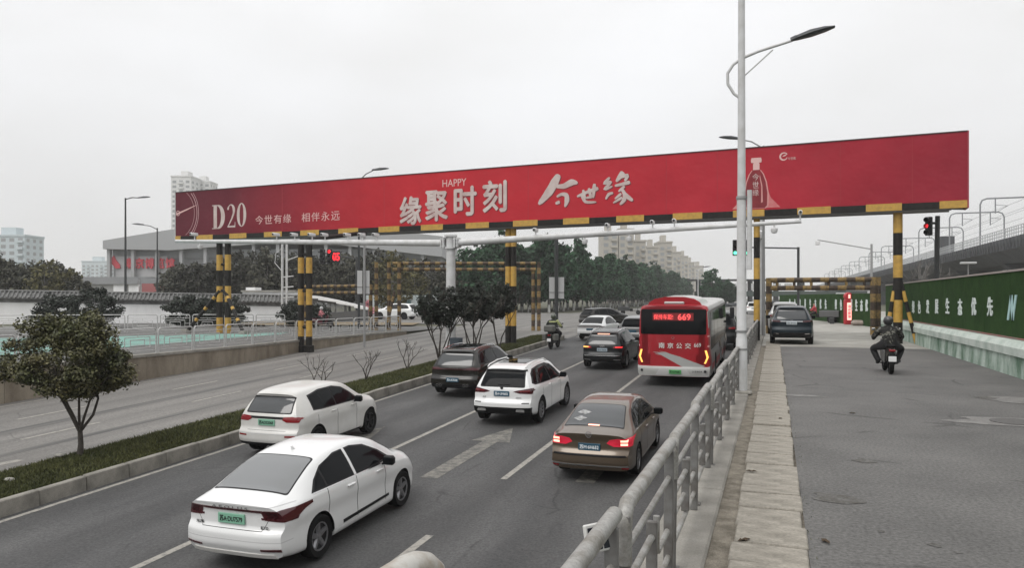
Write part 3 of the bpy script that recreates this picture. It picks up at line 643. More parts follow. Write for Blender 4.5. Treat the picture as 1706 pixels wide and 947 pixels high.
fr = thing('fret_railing', 'silver fret railing behind the teal bike lane', 'railing')
a, b = deep(-70, 500, 50), deep(478, 500, 53); dv = (b-a); dv.z = 0; nfr = int(dv.length/2.06); ang = math.atan2(dv.y, dv.x)
for i in range(nfr):
    p = a+dv*(i/nfr); o = link('railing_panel', fp, fr, (p.x, p.y, zl(p.y)+.02)); o.rotation_euler = (0, 0, ang-math.pi/2); o.scale = (1, 1, 1.15)
# white garden wall with tiled coping
WHITEW = mat('lime_wash', (.82, .82, .82), .85, c2=(.66, .66, .66), scale=.6, ramp=(.2, .6), stretch=(1, 1, .4), fine=.08)
TILE = mat('grey_clay_tile', (.10, .10, .098), .85, c2=(.20, .20, .195), scale=3, fine=.3, fscale=10)
a, b = deep(-90, 500, 68), deep(503, 500, 75); dv = b-a; dv.z = 0; Lg = dv.length
gw = thing('garden_wall', 'white garden wall with dark tiled coping behind the railings', 'wall', (a.x, a.y, 0), math.atan2(dv.y, dv.x))
tz = lambda s_: 2.15-.55*s_/Lg
def seg(name, prof, m, s0, s1, **k):            # profile relative to the sloping wall top, extruded along the wall
    mb = MB(); n = len(prof); mb.add([(s_, p[0], tz(s_)+p[1]) for s_ in (s0, s1) for p in prof], [tuple(range(n))[::-1], tuple(range(n, 2*n))]+[(i, (i+1) % n, n+(i+1) % n, n+i) for i in range(n)]); return mb.obj(name, m, gw, **k)
for i in range(8):
    s0, s1 = Lg*i/8+.004, Lg*(i+1)/8-.004
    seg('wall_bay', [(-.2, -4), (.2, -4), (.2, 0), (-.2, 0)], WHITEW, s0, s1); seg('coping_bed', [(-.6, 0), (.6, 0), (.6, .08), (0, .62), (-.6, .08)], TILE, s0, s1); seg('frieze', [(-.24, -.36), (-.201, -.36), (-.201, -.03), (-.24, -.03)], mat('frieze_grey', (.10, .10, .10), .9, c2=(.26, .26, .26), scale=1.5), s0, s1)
mb = MB()
for s_ in np.arange(.1, Lg, .36): mb.tube([(s_, -.66, tz(s_)+.09), (s_, -.03, tz(s_)+.68)], .085, 6)
mb.tube([(0, 0, tz(0)+.72), (Lg, 0, tz(Lg)+.72)], .12, 6); mb.obj('roof_tiles', TILE, gw, kind='stuff')
# ---------------------------------------------------------------- right hoarding on its plinth
MINT = mat('mint_paint', (.56, .62, .57), .8, c2=(.36, .44, .39), scale=1.6, ramp=(.3, .6), fine=.1, fscale=20); MINTD = mat('green_plinth_paint', (.47, .56, .50), .85, c2=(.09, .17, .11), scale=1.5, ramp=(.34, .62), fine=.15, fscale=15, stretch=(1, 1, .45))
TURF = mat('green_turf_board', (.030, .068, .019), .95, c2=(.019, .045, .013), scale=1.5, fine=.35, fscale=35, spec=.1, bump=.3)
XP = 6.05
pl = thing('hoarding_plinth', 'mint green plastered plinth at the foot of the green hoarding', 'wall')
def plx(y): return XP+(-.0 if y < 34 else -.0)
ysp = np.arange(-6, 50.1, 3.5)
for a, b in zip(ysp[:-1], ysp[1:]):
    mb = MB(); mb.prism([(0, -.05), (.02, .56), (.6, .56), (.6, -.05)], lambda p, t: (XP+p[0], t, p[1]), a+.003, b-.003); mb.obj('plinth_base', MINTD, pl)
    mb = MB(); mb.prism([(-.05, .56), (-.06, .78), (.02, .93), (.5, .96), (.5, .56)], lambda p, t: (XP+p[0], t, p[1]), a, b); mb.obj('plinth_cap', MINT, pl)
ho = thing('green_hoarding', 'long artificial turf hoarding with white slogan along the side road', 'hoarding')
for i, y in enumerate(np.arange(-6, 50, 2.8)):
    MB().bbox(XP+.3, y+.004, .99, XP+.36, y+2.796, 2.84, .008).obj('turf_panel', TURF, ho)
    MB().tube([(XP+.45, y, .5), (XP+.45, y, 2.8)], .03, 6).obj('post', STEEL, ho)
MB().box(XP+.27, -6, 2.845, XP+.4, 50, 2.90).obj('top_rail', mat('pale_rail', (.34, .30, .28), .7), ho)
MB().box(XP+.26, -6, .962, XP+.38, 50, 1.0).obj('bottom_rail', mat('red_rail', (.32, .10, .09), .7, c2=(.2, .16, .14), scale=2), ho)
HOW = mat('slogan_white', (.66, .72, .70), .7)
def spot(px, py, x): return on_x(px, py, x)
for ch, px, py in zip('绿色发展生态优先', (1522, 1532, 1546, 1561, 1579, 1600, 1623, 1650), (512, 512, 511.5, 511, 510, 512, 511, 511)):
    p = spot(px, py, XP+.3); text('slogan_letter', ch, frame((XP+.298, p.y, p.z), (0, -1, 0), (0, 0, 1)), .62, .60, HOW, ho, bold=.03, depth=.02)
p = spot(1686, 513, XP+.3); mb = MB()
for a, b in (((-.34, -.36), (-.02, .36)), ((-.02, .36), (.1, -.36)), ((.1, -.36), (.42, .36))):
    d = Vector((b[0]-a[0], b[1]-a[1])); w = .085
    q = [(a[0]-w, a[1]), (a[0]+w, a[1]), (b[0]+w, b[1]), (b[0]-w, b[1])]
    mb.prism(q, lambda c, t: (XP+.298-t, p.y-c[0], p.z+c[1]), 0, .02)
mb.obj('slanted_emblem', mat('emblem_teal', (.42, .62, .62), .6), ho)
# far green hoarding across the end of the side road
fh = thing('far_hoarding', 'distant green hoarding with small white slogan across the side road end', 'hoarding')
a, b = at(1462, 546, 0), at(1300, 527, 0); b.z = a.z = 0
dv = (b-a).normalized(); nv = Vector((-dv.y, dv.x, 0)); Lw = (b-a).length
for i in range(int(Lw/3)+1):
    q0, q1 = a+dv*(i*3), a+dv*min(Lw, i*3+2.98)
    mb = MB(); mb.add([q0, q1, q1+nv*.1, q0+nv*.1]+[p+Vector((0, 0, 2.45)) for p in (q0, q1, q1+nv*.1, q0+nv*.1)], [(0,1,2,3), (4,5,6,7), (0,1,5,4), (1,2,6,5), (2,3,7,6), (3,0,4,7)]); mb.obj('turf_panel', TURF, fh)
for i, ch in enumerate('绿色发展生态优先 绿色发展生态优先'):
    if ch == ' ': continue
    px = 1318+i*8.6; t = ray(px); s_ = (a.x*t.y-a.y*t.x)/(dv.y*t.x-dv.x*t.y); q = a+dv*s_-nv*.12
    q2 = a+dv*s_+nv*.12; q = q if (q-Vector((0, 0, q.z))).length < (q2-Vector((0, 0, q2.z))).length else q2
    text('slogan_letter', ch, frame((q.x, q.y, 1.55), -dv if dv.x < 0 else dv, (0, 0, 1)), .55, .9, HOW, fh, bold=.03, depth=.03)
# ------------------------------------------------------------------ hazard-striped structures and billboard
YEL = mat('hazard_yellow', (.50, .30, .055), .6, c2=(.33, .20, .05), scale=5, ramp=(.25, .6)); BLK = mat('hazard_black', (.009, .0085, .0085), .65, c2=(.02, .018, .016), scale=6, spec=.25)
OYEL = mat('old_yellow', (.30, .20, .07), .8, c2=(.10, .07, .04), scale=9, ramp=(.3, .62)); OBLK = mat('old_black', (.03, .024, .02), .8, c2=(.09, .06, .04), scale=7)
WPOLE = mat('white_pole', (.58, .585, .59), .45, c2=(.46, .46, .45), scale=3); DPOLE = mat('dark_pole', (.035, .037, .038), .5)
GPOLE = mat('grey_pole', (.30, .30, .30), .5, .3); LAMPD = mat('lamp_head_grey', (.055, .058, .062), .4, .3)
def banded(name, p0, p1, r, band, parent, mats=(YEL, BLK), n=12, start=0):
    p0, p1 = Vector(p0), Vector(p1); L_ = (p1-p0).length; k = max(1, round(L_/band)); pts = []; mis = []
    for i in range(k):
        pts += [p0+(p1-p0)*(i/k)]; mis += [(i+start) % 2]
    pts.append(p1)
    return MB().tube(pts, r, n, mis=mis).obj(name, list(mats), parent, 50)
BA, BBv = Vector((-39.4, 41.7, 0)), Vector((8.05, 37.8, 0)); BD = (BBv-BA).normalized(); BN = Vector((BD.y, -BD.x, 0)); BLEN = (BBv-BA).length; Z0, Z1 = 6.08, 9.45
def bb(px, py):            # photograph pixel -> (distance along the board, height)
    r = ray(px, py); s_ = (r.x*BA.y-r.y*BA.x)/(BD.x*r.y-BD.y*r.x); q = BA+BD*s_; d = q.y/r.y
    return s_, H+r.z*d
board = thing('billboard', 'long red advertising billboard carried over the road on striped posts', 'billboard', BA, math.atan2(BD.y, BD.x))
PRINT = bpy.data.materials.new('printed_red_banner'); PRINT.use_nodes = True; n_ = PRINT.node_tree; b_ = n_.nodes['Principled BSDF']; b_.inputs['Roughness'].default_value = .6; b_.inputs['Specular IOR Level'].default_value = .2
t_ = n_.nodes.new('ShaderNodeTexCoord'); sx = n_.nodes.new('ShaderNodeSeparateXYZ'); n_.links.new(t_.outputs['Object'], sx.inputs[0])
dv_ = n_.nodes.new('ShaderNodeMath'); dv_.operation = 'DIVIDE'; dv_.inputs[1].default_value = BLEN; n_.links.new(sx.outputs['X'], dv_.inputs[0])
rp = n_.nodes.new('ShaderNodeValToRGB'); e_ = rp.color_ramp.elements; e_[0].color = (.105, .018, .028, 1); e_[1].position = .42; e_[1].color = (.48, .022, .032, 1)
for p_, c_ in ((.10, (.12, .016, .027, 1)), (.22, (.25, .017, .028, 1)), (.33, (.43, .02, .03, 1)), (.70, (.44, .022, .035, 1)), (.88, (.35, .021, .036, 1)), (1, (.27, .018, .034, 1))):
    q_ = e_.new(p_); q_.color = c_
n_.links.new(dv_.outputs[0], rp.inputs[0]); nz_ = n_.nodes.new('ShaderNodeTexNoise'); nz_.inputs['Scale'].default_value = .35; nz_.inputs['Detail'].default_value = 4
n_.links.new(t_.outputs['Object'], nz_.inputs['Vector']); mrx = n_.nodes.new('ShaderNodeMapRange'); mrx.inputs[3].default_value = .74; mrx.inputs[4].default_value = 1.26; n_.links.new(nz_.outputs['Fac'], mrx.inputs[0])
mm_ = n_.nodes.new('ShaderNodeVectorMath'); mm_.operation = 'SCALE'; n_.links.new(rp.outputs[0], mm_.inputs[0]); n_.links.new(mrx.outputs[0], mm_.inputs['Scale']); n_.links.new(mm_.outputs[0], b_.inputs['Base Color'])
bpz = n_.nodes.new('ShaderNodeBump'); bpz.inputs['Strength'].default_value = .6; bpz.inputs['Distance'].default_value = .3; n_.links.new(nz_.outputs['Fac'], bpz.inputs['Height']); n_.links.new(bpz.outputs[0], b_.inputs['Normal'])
ST = .32
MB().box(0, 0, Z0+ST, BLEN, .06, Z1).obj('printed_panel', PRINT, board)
for i, px in enumerate((470, 640, 880, 1110, 1195, 1400, 1520)):
    s_ = bb(px, 330)[0]; MB().box(s_-.012, -.006, Z0+ST+.01, s_+.012, .0, Z1-.01).obj('banner_seam', mat('banner_seam_red', (.30, .015, .024), .6), board)
GREYM = mat('board_back_steel', (.2, .2, .2), .6, .2)
MB().box(-.06, -.03, Z0, 0, 1.0, Z1+.04).obj('end_frame', WPOLE, board); MB().box(BLEN, -.03, Z0, BLEN+.06, 1.0, Z1+.04).obj('end_frame', mat('red_edge', (.3, .03, .05), .6), board)
MB().box(0, -.03, Z1, BLEN, 1.0, Z1+.05).obj('top_frame', mat('dark_frame', (.05, .035, .035), .6), board)
MB().box(0, .94, Z0+.1, BLEN, 1.0, Z1).obj('back_panel', GREYM, board)
mb = MB()
for i in range(0, 34): mb.tube([(i*BLEN/34, .1, Z0+.05), ((i+1)*BLEN/34, .9, Z0+.05)], .05, 5)
mb.tube([(0, .12, Z0+.02), (BLEN-.6, .12, Z0+.02)], .1, 6); mb.tube([(0, .88, Z0+.02), (BLEN-.6, .88, Z0+.02)], .1, 6); mb.obj('truss', GREYM, board)
per = 1.485; k0 = bb(1565, 350)[0]; i = 0; e0 = k0-int(k0/per)*per
k = 0; s_ = e0-per
while s_ < BLEN:
    u0, u1 = max(0, s_), min(BLEN, s_+per); yellow = (round((s_-k0)/per) % 2 == 0)
    if u1-u0 > .05: MB().box(u0+.004, -.04, Z0+.01, u1-.004, .05, Z0+ST-.01+(.03 if yellow else 0)).obj('hazard_panel', YEL if yellow else BLK, board)
    s_ += per
SILV = mat('silver_print', (.62, .56, .53), .4, c2=(.42, .30, .28), scale=1.2, ramp=(.3, .7)); PINK = mat('pale_print', (.66, .42, .40), .5)
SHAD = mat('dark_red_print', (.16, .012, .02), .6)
def btext(t, px, py, wpx, hpx, m=SILV, bold=.02, shear=0, sh=True, nm='lettering', spread=None):
    s0, z = bb(px, py); s1 = bb(px+wpx/2, py)[0]; s2 = bb(px-wpx/2, py)[0]; z1 = bb(px, py-hpx/2)[1]; z2 = bb(px, py+hpx/2)[1]
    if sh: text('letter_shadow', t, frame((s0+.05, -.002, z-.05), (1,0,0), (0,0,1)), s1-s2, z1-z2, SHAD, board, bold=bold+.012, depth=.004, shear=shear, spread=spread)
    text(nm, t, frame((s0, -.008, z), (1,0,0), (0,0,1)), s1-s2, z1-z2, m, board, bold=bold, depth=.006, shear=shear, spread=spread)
for ch, px, py, w, h in (('缘', 684, 351, 36, 48), ('聚', 727, 343, 38, 52), ('时', 775, 335, 38, 50), ('刻', 824, 327, 40, 54)): btext(ch, px, py, w, h, bold=.025)
btext('HAPPY', 757, 304.5, 40, 12, PINK, .004, sh=False)
btext('今世有缘', 455, 365.5, 62, 14.5, PINK, .0, sh=False, spread=.84); btext('相伴永远', 534, 361, 66, 15, PINK, .0, sh=False, spread=.84)
def ribbon(mb, pts, ws, y=-.01):          # calligraphic stroke in board coordinates
    v = []
    for i, p in enumerate(pts):
        a, b = Vector(pts[max(i-1, 0)]), Vector(pts[min(i+1, len(pts)-1)]); t = (b-a).normalized(); nrm = Vector((-t.y, t.x))
        for s_ in (-1, 1): q = Vector(p)+nrm*ws[i]/2*s_; v.append((q.x, y, q.y))
    mb.add(v, [(2*i, 2*i+1, 2*i+3, 2*i+2) for i in range(len(pts)-1)])
def serif(px, py, wpx, hpx, strokes, nm):
    s0, z = bb(px, py); w = bb(px+wpx/2, py)[0]-bb(px-wpx/2, py)[0]; h = bb(px, py-hpx/2)[1]-bb(px, py+hpx/2)[1]
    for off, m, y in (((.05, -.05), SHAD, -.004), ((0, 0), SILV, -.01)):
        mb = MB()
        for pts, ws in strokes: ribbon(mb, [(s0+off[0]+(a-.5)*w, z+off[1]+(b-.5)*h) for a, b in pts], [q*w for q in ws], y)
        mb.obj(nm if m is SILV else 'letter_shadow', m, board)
arc = lambda cx, cy, rx, ry, a0, a1, n: [(cx+rx*math.cos(R(a0+(a1-a0)*i/n)), cy+ry*math.sin(R(a0+(a1-a0)*i/n))) for i in range(n+1)]
fat = lambda n, lo, hi, ph=0: [lo+(hi-lo)*abs(math.cos(math.pi*i/n+ph)) for i in range(n+1)]
serif(364, 361.5, 21, 40, [([(.25, 0), (.25, 1)], [.26, .26]), ([(0, .02), (.5, .02)], [.05, .05]), ([(0, .98), (.5, .98)], [.05, .05]), (arc(.42, .5, .44, .475, -90, 90, 16), [.06+.24*math.sin(math.pi*i/16) for i in range(17)])], 'lettering')
serif(385.5, 360, 14, 40, [(arc(.45, .72, .36, .25, 170, -30, 12)+[(.55, .38), (.3, .2), (.1, .06)], [.16, .2, .1, .08, .08, .1, .14, .2, .26, .28, .27, .24, .2, .15, .1, .08]), ([(.05, .06), (.95, .06)], [.12, .16]), ([(.92, .02), (.95, .25)], [.1, .04])], 'lettering')
serif(402.5, 358, 14.5, 40, [(arc(.5, .5, .38, .475, 0, 360, 32), [.07+.25*abs(math.cos(2*math.pi*i/32))**1.5 for i in range(33)])], 'lettering')
# brush-written characters, stroke by stroke (zoomed photograph pixels, width in pixels)
BRUSH = {'jin': [([(1035, 145), (1010, 190), (975, 250), (915, 322)], [20, 34, 34, 14]), ([(1005, 212), (1060, 215), (1110, 192), (1146, 196)], [10, 20, 26, 8]), ([(1022, 278), (1050, 262), (1078, 268), (1082, 300), (1070, 338)], [8, 12, 18, 20, 6]), ([(1015, 318), (1040, 306)], [10, 14])],
 'shi': [([(1142, 276), (1200, 250), (1268, 226)], [9, 12, 16]), ([(1178, 236), (1190, 292)], [12, 10]), ([(1212, 226), (1226, 286)], [13, 10]), ([(1246, 200), (1238, 284)], [16, 9]), ([(1168, 262), (1192, 306), (1256, 308)], [10, 12, 6]), ([(1196, 284), (1236, 276)], [9, 9])],
 'yuan': [([(1336, 162), (1304, 198), (1344, 188), (1306, 232), (1352, 214)], [10, 12, 9, 12, 7]), ([(1312, 292), (1330, 262), (1356, 254)], [6, 12, 8]), ([(1416, 130), (1394, 160), (1374, 188)], [22, 18, 8]), ([(1382, 168), (1440, 150), (1424, 184)], [9, 14, 9]), ([(1366, 212), (1410, 202), (1456, 190)], [9, 12, 15]), ([(1424, 214), (1388, 246)], [12, 8]), ([(1404, 226), (1424, 262), (1420, 296), (1396, 324)], [9, 15, 16, 7]), ([(1404, 258), (1366, 290)], [12, 6]), ([(1410, 280), (1356, 314)], [12, 6]), ([(1428, 256), (1446, 280), (1472, 300)], [8, 16, 10])]}
for strokes in BRUSH.values():
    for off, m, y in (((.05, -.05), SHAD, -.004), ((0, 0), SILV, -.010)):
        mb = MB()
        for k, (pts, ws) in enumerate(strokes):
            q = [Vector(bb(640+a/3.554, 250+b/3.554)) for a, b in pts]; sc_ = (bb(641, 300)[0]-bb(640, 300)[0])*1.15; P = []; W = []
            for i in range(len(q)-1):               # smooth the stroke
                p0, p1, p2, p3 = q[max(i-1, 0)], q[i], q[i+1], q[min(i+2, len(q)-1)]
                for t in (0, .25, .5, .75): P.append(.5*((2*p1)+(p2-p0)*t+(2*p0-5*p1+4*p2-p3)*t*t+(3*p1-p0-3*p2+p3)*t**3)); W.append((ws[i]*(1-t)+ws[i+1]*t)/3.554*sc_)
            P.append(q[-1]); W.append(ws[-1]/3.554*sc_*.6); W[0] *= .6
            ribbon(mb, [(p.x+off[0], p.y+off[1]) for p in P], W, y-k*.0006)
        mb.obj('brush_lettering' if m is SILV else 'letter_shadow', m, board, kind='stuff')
# clock face, hands
LINEP = mat('thin_print', (.55, .36, .36), .5)
c0 = bb(293, 357); rad = bb(331, 357)[0]-c0[0]
for rr_, w in ((1.0, .035), (.93, .045), (.82, .025)):
    mb = MB(); pts = [(c0[0]+rad*rr_*math.cos(a), c0[1]+rad*rr_*math.sin(a)) for a in np.linspace(R(-86), R(86), 50)]
    pts = [p for p in pts if p[0] > .05 and Z0+ST+.04 < p[1] < Z1-.04]
    if len(pts) > 3: ribbon(mb, pts, [w]*len(pts)); mb.obj('clock_ring', LINEP, board)
mb = MB(); tip = bb(327, 342); ribbon(mb, [(c0[0]+.05, c0[1]-.02), (c0[0]+rad*.5, c0[1]+(tip[1]-c0[1])*.52), tip], [.12, .09, .03], -.012); mb.obj('clock_hand', PINK, board)
mb = MB(); ribbon(mb, [(c0[0]+.22+.16*math.cos(a), c0[1]+.05+.16*math.sin(a)) for a in np.linspace(0, 2*math.pi, 20)], [.05]*20, -.014); mb.obj('clock_hub', PINK, board)
# printed bottle with glow, emblem
gm = mat('glow_print', (.62, .30, .28), .5, c2=(.5, .1, .11), scale=.8)
s0, zb_ = bb(1260, 347); u = lambda dx: bb(1260+dx, 347)[0]-s0; zt_ = bb(1260, 263)[1]; hB = zt_-zb_
for g in (-1, 1): MB().add([(s0+u(g*12), -.003, zb_), (s0+u(g*40), -.003, zb_), (s0+u(g*24), -.003, zb_+hB*.2), (s0+u(g*17), -.003, zb_+hB*.42)], [(0,1,2,3)]).obj('bottle_glow', gm, board)
bw = [(0, 14), (.05, 18), (.3, 18.5), (.52, 15.5), (.68, 10.5), (.76, 5.6), (.77, 5.4), (.88, 5.4), (.885, 4.6), (.9, 4.6), (.905, 8.5), (.95, 9), (1, 8)]
b5 = bw[:6]; mb = MB(); mb.add([(s0+u(-w-2.2), -.008, zb_+hB*t-.02) for t, w in b5]+[(s0+u(w+2.2), -.008, zb_+hB*t-.02) for t, w in b5], [(i, i+6, i+7, i+1) for i in range(5)]); mb.obj('bottle_rim_print', mat('bottle_rim', (.58, .27, .26), .5), board); MB().add([(s0+u(a), -.0165, zb_+hB*t) for a, t in ((8, .1), (11, .12), (10, .45), (6, .66), (5.5, .62), (8.5, .42))], [(0,1,2,3,4,5)]).obj('bottle_highlight', MATS['bottle_rim'], board); mb = MB(); mb.add([(s0+u(-w), -.012, zb_+hB*t) for t, w in b5]+[(s0+u(w), -.012, zb_+hB*t) for t, w in b5], [(i, i+6, i+7, i+1) for i in range(5)]); mb.obj('bottle_print', mat('bottle_red', (.15, .006, .012), .4, c2=(.25, .012, .02), scale=1.5), board)
b6 = bw[5:]; mb = MB(); mb.add([(s0+u(-w), -.012, zb_+hB*t) for t, w in b6]+[(s0+u(w), -.012, zb_+hB*t) for t, w in b6], [(i, i+8, i+9, i+1) for i in range(7)]); mb.obj('bottle_neck_print', PINK, board)
for ch, py, w in (('今', 295, 11), ('世', 308, 10), ('缘', 321, 10)): btext(ch, 1259, py, w, 11, SILV, .0, sh=False)
mb = MB(); s1, z1 = bb(1306, 261); q = bb(1313, 261)[0]-s1
ribbon(mb, [(s1+q*math.cos(a)*(1-.2*a/6), z1+q*math.sin(a)*(1-.2*a/6)) for a in np.linspace(.6, 6.0, 24)], [.03+.05*math.sin(math.pi*i/23) for i in range(24)]); ribbon(mb, [(s1-.3*q, z1+.1*q), (s1+.2*q, z1+.25*q), (s1+.7*q, z1+.6*q)], [.03, .07, .03]); mb.obj('emblem', PINK, board); btext('今世缘', 1319, 264, 13, 5, PINK, 0, sh=False)
# posts of the billboard (its parts): local coordinates of the board
def bpost(px, zbase, r=.16, band=.95, dy=.5, dx=0, start=0):
    s_ = bb(px, 500)[0]+dx; return banded('post', (s_, dy, zbase), (s_, dy, Z0+.05), r, band, board, start=start)
for px, zb2 in ((356.5, .0), (370.5, .0)): bpost(px, zb2-.3, .21, 1.05)
s_ = bb(363, 500)[0]
for dx, in ((-1.9,), (1.9,)):
    a_, b_2 = Vector((s_+dx*1.35, -.3, -.25)), Vector((s_+dx*.12, .4, 2.6)); MB().tube([a_.lerp(b_2, t) for t in (0, .28, .34, .55, .61, .8, .86, 1)], .12, 10, mis=[1, 0, 1, 0, 1, 0, 1]).obj('strut', [YEL, BLK], board, 50); MB().bbox(s_+dx*1.35-.25, -.55, -.35, s_+dx*1.35+.25, -.05, -.05, .02).obj('footing', CONC, board)
MB().tube([(s_-.45, .5, 2.6), (s_+.45, .5, 2.6)], .1, 8).obj('cross_brace', BLK, board); MB().tube([(s_-.45, .5, 4.4), (s_+.45, .5, 4.4)], .08, 8).obj('cross_brace', BLK, board)
lw0 = [on_y(px, 500, 35.2) for px in (501.5, 515)]; inv = board.matrix_basis.inverted() if False else Matrix.Rotation(-math.atan2(BD.y, BD.x), 4, 'Z') @ Matrix.Translation(-BA)
lw1 = [inv @ Vector((p.x, p.y, 0)) for p in lw0]; zq0 = zr(35.2)
for p in lw1:
    banded('post', (p.x, p.y, zq0), (p.x, p.y, 5.2), .17, .92, board, start=1); MB().bbox(p.x-.2, p.y-.2, zq0-.05, p.x+.2, p.y+.2, zq0+.38, .03).obj('footing', BLK, board)
    MB().tube([(p.x, p.y, 5.3), (p.x, .1, Z0+.02)], .11, 8).obj('support_beam', BLK, board, 50)
for z in (.5, 2.5, 4.5, 5.3): MB().tube([lw1[0]+Vector((0, 0, z)), lw1[1]+Vector((0, 0, z))], .09, 8).obj('cross_brace', BLK, board, 50)
for px in (840.5, 849.5): bpost(px, zr(38)+.2, .165, 1.12, start=1)
s_ = bb(845, 500)[0]; MB().bbox(s_-.5, .25, zr(38)+.15, s_+.5, .75, zr(38)+.36, .03).obj('footing', BLK, board)
bpost(1259, -.05, .15, 1.1, start=1)
bpost(1497, -.05, .2, 1.0, start=1); s_ = bb(1497, 500)[0]
for dx in (-.55, .75): banded('strut', (s_+dx, .3, 0), (s_+dx*.15, .5, 2.9), .085, .5, board)
# ---------------------------------------------------------------- camera gantry
gp = on_y(751, 420, 31.7); gz = zr(31.7)+.2
ga = thing('camera_gantry', 'white two-armed camera gantry standing in the median before the billboard', 'gantry', (gp.x, gp.y, gz))
pz = on_y(751, 405, 31.7).z-gz
MB().tube([(0, 0, 0), (0, 0, pz+.35)], [.24, .2], 14).obj('post', WPOLE, ga, 50)
lt, rt = on_y(293, 402, 31.9)-Vector((gp.x, gp.y, gz)), on_y(1335, 369, 31.6)-Vector((gp.x, gp.y, gz))
MB().tube([(-.3, 0, pz), lt], [.16, .085], 12).obj('arm', WPOLE, ga, 50); MB().tube([(.3, 0, pz), rt], [.165, .075], 12).obj('arm', WPOLE, ga, 50)
mb = MB(); mb.lathe([(.3, -.28), (.3, -.2), (.22, -.2), (.22, .28), (.3, .28), (.3, .36), (.001, .36)], (0, 0, pz), n=14)
for sg in (-1, 1):
    mb.box(sg*.28-.03, -.26, pz-.24, sg*.28+.03, .26, pz+.24); mb.box(sg*.4-.02, -.22, pz-.22, sg*.4+.02, .22, pz+.22)
    for dz in (-.15, .15):
        for dy in (-.18, .18): mb.tube([(sg*.2, dy, pz+dz), (sg*.46, dy, pz+dz)], .03, 6)
mb.obj('flange', WPOLE, ga, 40)
CAMW = mat('camera_white', (.62, .62, .62), .4); CAMB = mat('camera_black', (.02, .02, .022), .3)
def bullet(P, s=1.0, low=False, m=CAMW):
    e = MB(); x, y, z = P
    if low:
        e.tube([(x, y, z), (x, y, z-.2)], .035, 8); e.lathe([(.001, -.42), (.09, -.4), (.13, -.32), (.13, -.22), (.05, -.2)], (x, y, z), n=10)
        return e.obj('dome_camera', [m], ga, 40)
    e.tube([(x, y, z), (x, y, z+.22)], .03, 8); e.bbox(x-.08*s, y-.32*s, z+.2, x+.08*s, y+.2*s, z+.36, .03)
    o = e.obj('bullet_camera', [m], ga, 40); MB().lathe([(.055, 0), (.05, .02), (.001, .02)], (x, y-.33*s, z+.28), 'y', 10).obj('camera_lens', CAMB, o); return o
def armp(t, a): return a*t+Vector((math.copysign(.3, a.x)*(1-t), 0, pz*(1-t)))
for px in (323, 464, 495, 525, 547, 586, 611, 635): t = (on_y(px, 400, 31.8).x-gp.x)/lt.x; bullet(armp(t, lt)+Vector((0, 0, .08)), 1.0)
for px in (885, 1007, 1083, 1120, 1333): t = (on_y(px, 400, 31.7).x-gp.x)/rt.x; bullet(armp(t, rt)+Vector((0, 0, .06)), .9)
for px in (330, 968, 1043, 1289): a = lt if px < 750 else rt; t = (on_y(px, 400, 31.7).x-gp.x)/a.x; bullet(armp(t, a), low=True)
MB().bbox(-.3, -.12, 1.6, .02, -.38, 2.2, .02).obj('junction_box', GPOLE, ga); 
bx_ = on_y(753, 560, 29.6)
MB().bbox(-.22, -.2, 0, .22, .2, 1.25, .02).obj('control_cabinet', mat('cabinet_blue', (.05, .065, .08), .5, .2), None, loc=(bx_.x+.2, 29.6, zr(29.6)+.2), label='dark blue control cabinet among the median trees', cat='cabinet')
# ---------------------------------------------------------------- height limit frames
def limit_frame(name, label, legs, ztop, beams, mats=(OYEL, OBLK), r=.14, band=.42):
    f = thing(name, label, 'height barrier', (legs[0][0], legs[0][1], 0)); o = Vector(f.location)
    for x, y, zb3 in legs: banded('leg', Vector((x, y, zb3))-o, Vector((x, y, ztop))-o, r, band, f, mats)
    for a, b, z in beams: banded('beam', Vector((*a, z))-o, Vector((*b, z))-o, r*.85, band*.95, f, mats)
    return f, o
l0, l1 = at(893, 553, zr(51)), at(655, 555, zr(48))
zt1 = on_y(893, 437, l0.y).z
fA, oA = limit_frame('height_limit_frame', 'old yellow and black height frame spanning the opposite carriageway', [(l0.x-.22, l0.y, zr(50)), (l0.x+.22, l0.y, zr(50)), (l1.x-.35, l1.y, zr(48)-.05), (l1.x+.5, l1.y, zr(48)-.05), (l1.x-1.3, l1.y-.2, zr(48)-.05)], zt1,
    [((l0.x, l0.y-.05), (l1.x, l1.y-.05), zt1-.1), ((l0.x, l0.y-.05), (l1.x, l1.y-.05), zt1-.55)])
for i in range(7):
    t = (i+.5)/7; p = l0.lerp(l1, t); MB().tube([(p.x-oA.x, p.y-oA.y-.05, zt1-.55), (p.x-oA.x, p.y-oA.y-.05, zt1-.1)], .06, 6).obj('brace', OBLK, fA)
banded('strut', (l1.x-oA.x-.3, l1.y-oA.y-.6, zr(48)), (l1.x-oA.x+.1, l1.y-oA.y, 2.6), .1, .4, fA, (OYEL, OBLK))
m0, m1 = Vector((l1.x-1.4, l1.y-.25, 0)), on_y(508, 490, l1.y+2)
zz = on_y(560, 477, l1.y).z
fB, oB = limit_frame('height_limit_frame', 'low yellow and black height frame over the bike lane', [(m0.x-.35, m0.y, zr(48)), (m1.x, m1.y, -.3)], zz+.1, [((m0.x-.35, m0.y-.05), (m1.x, m1.y-.05), zz), ((m0.x-.35, m0.y-.05), (m1.x, m1.y-.05), zz-.5)])
for i in range(5):
    p = Vector((m0.x-.35, m0.y, 0)).lerp(m1, (i+.5)/5); MB().tube([(p.x-oB.x, p.y-oB.y, zz-.5), (p.x-oB.x, p.y-oB.y, zz)], .05, 6).obj('brace', OBLK, fB)
r0, r1 = at(1281, 556, 0), at(1455, 555, 0); r1 = on_y(1455, 555, r0.y); zq = on_y(1281, 465, r0.y).z
